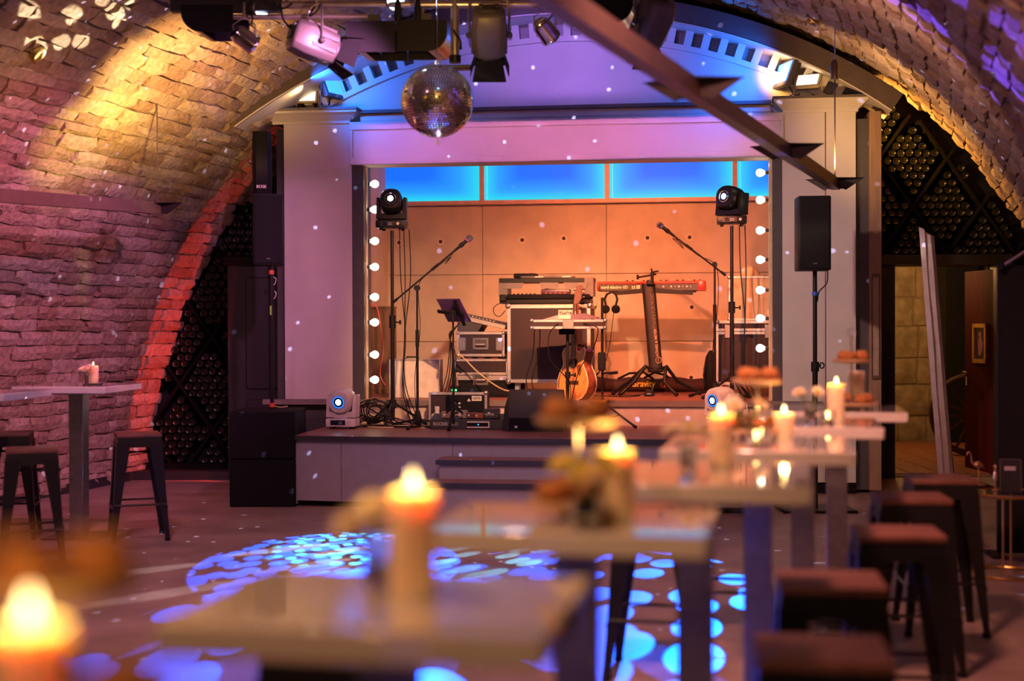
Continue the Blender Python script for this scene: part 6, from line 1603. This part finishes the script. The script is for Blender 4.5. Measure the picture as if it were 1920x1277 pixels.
MB().cyl((-.27, -.12, .0), (-.27, .12, .0), .007).cyl((.2, -.12, .01), (.2, .12, .01), .007).cyl((-.035, -.12, sz2 * .5), (-.035, .12, sz2 * .5), .006).build('stretcher', STEEL, dt)
fl_ = thing('flamingo_figure', 'small golden flamingo figurine standing on the low dark table', 'figurine', (at_depth(1841, 912, 9.6).x, 9.68, sz2))
FM = mat('flamingo_gold', (.62, .36, .20), .35, .6)
MB().lathe([(0, 0), (.05, 0), (.055, .006), (.04, .014), (.015, .022), (0, .022)], 18).build('base', FM, fl_)
MB().tube([(.006, 0, .02), (.004, 0, .07), (.0, 0, .12)], .005, 6).tube([(-.012, 0, .02), (.012, 0, .08), (.004, 0, .12)], .0045, 6).build('legs', FM, fl_)
bd = MB(); R = []
for q, (cx, cz, r_) in enumerate(((-.035, .142, .006), (-.025, .142, .018), (-.005, .143, .026), (.015, .142, .024), (.033, .132, .014), (.046, .115, .004))):
    R.append([(cx, r_ * .8 * math.cos(k * math.pi / 6), cz + r_ * math.sin(k * math.pi / 6)) for k in range(12)])
bd.loft(R).build('body', FM, fl_, ang=60)
MB().tube([(-.025, 0, .142), (-.042, 0, .16), (-.046, 0, .19), (-.050, 0, .215), (-.058, 0, .228), (-.068, 0, .224)], [.011, .008, .006, .0055, .007, .008], 8).build('neck', FM, fl_)
MB().tube([(-.067, 0, .226), (-.076, 0, .215), (-.075, 0, .203)], [.007, .005, .002], 8).build('beak', FM, fl_)
f2_ = thing('bird_figure', 'second slim golden bird figurine beside the glass frame', 'figurine', (at_depth(1862, 900, 8.7).x, 8.66, gz))
MB().lathe([(0, 0), (.022, 0), (.022, .005), (.006, .012), (.005, .05), (.014, .08), (.012, .11), (.005, .125), (.008, .14), (.007, .155), (0, .162)], 12).build('body', FM, f2_, ang=60)
MB().cyl((-.005, 0, .15), (-.02, 0, .147), .003, .001, 6).build('beak', FM, f2_)
gf = thing('glass_photo_stand', 'tilted dark glass frame standing on the gold table', 'frame', (at_depth(1893, 922, 8.6).x, 8.58, gz), rad(-14))
M = Matrix.Rotation(rad(-10), 4, 'X')
MB().box2((-.058, 0, 0), (.06, .006, .195)).xf(M).build('pane', mat('dark_pane', (.03, .03, .04), .08), gf)
for lo, hi in (((-.062, -.003, 0), (-.056, .009, .2)), ((.058, -.003, 0), (.064, .009, .2)), ((-.062, -.003, .194), (.064, .009, .2))): MB().box2(lo, hi).xf(M).build('edge', mat('edge_dark', (.07, .06, .06), .3), gf)
MB().box2((-.035, -.003, .13), (.03, 0, .155)).xf(M).build('card', mat('card_pale', (.5, .42, .5), .6), gf)
MB().cyl((0, .03, .0), (0, .05, .12), .004).build('strut', GOLD, gf)
bs = thing('folding_screen', 'tall black folding screen at the right edge behind the gold table', 'screen', (at_depth(1874, 900, 9.25).x, 9.28, 0), rad(-4))
SCR = mat('screen_black', (.006, .006, .009), .85)
for k in range(2):
    MB().box2((k * .30 + .004, 0, .02), (k * .30 + .297, .03, 1.90)).build('panel', SCR, bs, bevel=.003)
    MB().box2((k * .30, -.004, .02), (k * .30 + .010, .034, 1.91)).build('post', SCR, bs)
MB().box2((-.06, -.12, 0), (.02, .15, .02)).build('foot', jf, bs)
rd_ = thing('grey_rod', 'thin grey rod slanting above the black screen', 'rod', at_depth(1878, 500, 9.2))
MB().cyl((0, 0, 0), (.34, -.02, .22), .012, n=8).build('tube', STEEL, rd_)
MB().cyl((0, 0, -.02), (0, 0, .02), .02, n=10).build('joint', RUBBER, rd_)
# pale cloth banner, narrow and folded
D = 11.6; pt = at_depth(1737, 437, D); pb_ = at_depth(1767, 890, D)
bn = thing('cloth_banner', 'narrow pale folded cloth hanging on a thin pole before the corridor', 'banner', (pb_.x + .03, D, 0))
R = []
for i in range(15):
    f = i / 14; z_ = .25 + (pt.z - .25) * f; x0 = (pt.x - pb_.x - .03) * max(0, (f - .0)); w_ = .062
    R.append([(x0 - w_, .0, z_ + .05 * f), (x0 - w_ * .45, -.03 - .008 * math.sin(i), z_ + .03 * f), (x0 - .01, -.004, z_), (x0 + w_ * .4, -.035 + .006 * math.cos(i * 1.3), z_ - .02 * f), (x0 + w_, -.002, z_ - .03 * f), (x0 + w_ * .3, .014, z_), (x0 - w_ * .4, .012, z_ + .02 * f)])
MB().loft(R).build('cloth', mat('banner_cloth', (.52, .46, .44), .85), bn, ang=60)
MB().cyl((.10, .03, 0), ((pt.x - pb_.x - .03) + .03, .03, pt.z - .1), .010, n=8).build('pole', STEEL, bn)
MB().cyl((.10, .03, 0), (.10, .03, .02), .14, n=20).build('foot', jf, bn)
# black service trolley and kick boxes by the right pillar
p0 = at_depth(1446, 940, 11.95); p1 = at_depth(1470, 905, 11.95)
# recessed ring lamps in the vault
for i, (px_, py_) in enumerate(((68, 101), (1526, 36))):
    r = ray(px_, py_); best = None
    for k in range(300):
        D = 5 + k * .03; p = CAM + r * (D / r.y); d_ = end_y(p.x) - p.y
        c = (p.x - VX0 + AX * d_); c = c / (VAL if c < 0 else VAR)
        if c * c + (p.z / VH) ** 2 > .97: best = p; break
    if best is None: best = at_depth(px_, py_, 11.5)
    t = thing('recessed_lamp', ('small round recessed lamp in the vault at the upper left', 'small round recessed lamp in the vault above the right beam')[i], 'ceiling light', best)
    nn = (Vector((VX0 - AX * (end_y(best.x) - best.y), best.y, 1.4)) - best).normalized(); q = nn.to_track_quat('Z', 'Y').to_matrix().to_4x4()
    MB().lathe([(.035, 0), (.07, 0), (.07, .03), (.06, .035), (.045, .03), (.035, .01)], 20).xf(q).build('ring', mat('lamp_brass', (.45, .30, .10), .35, .8), t)
    MB().cyl((0, 0, .0), (0, 0, .012), .045, n=18).xf(q).build('lens', mat('lamp_glass', (.9, .6, .2), .3, emit=(1, .6, .15), estr=.6), t)
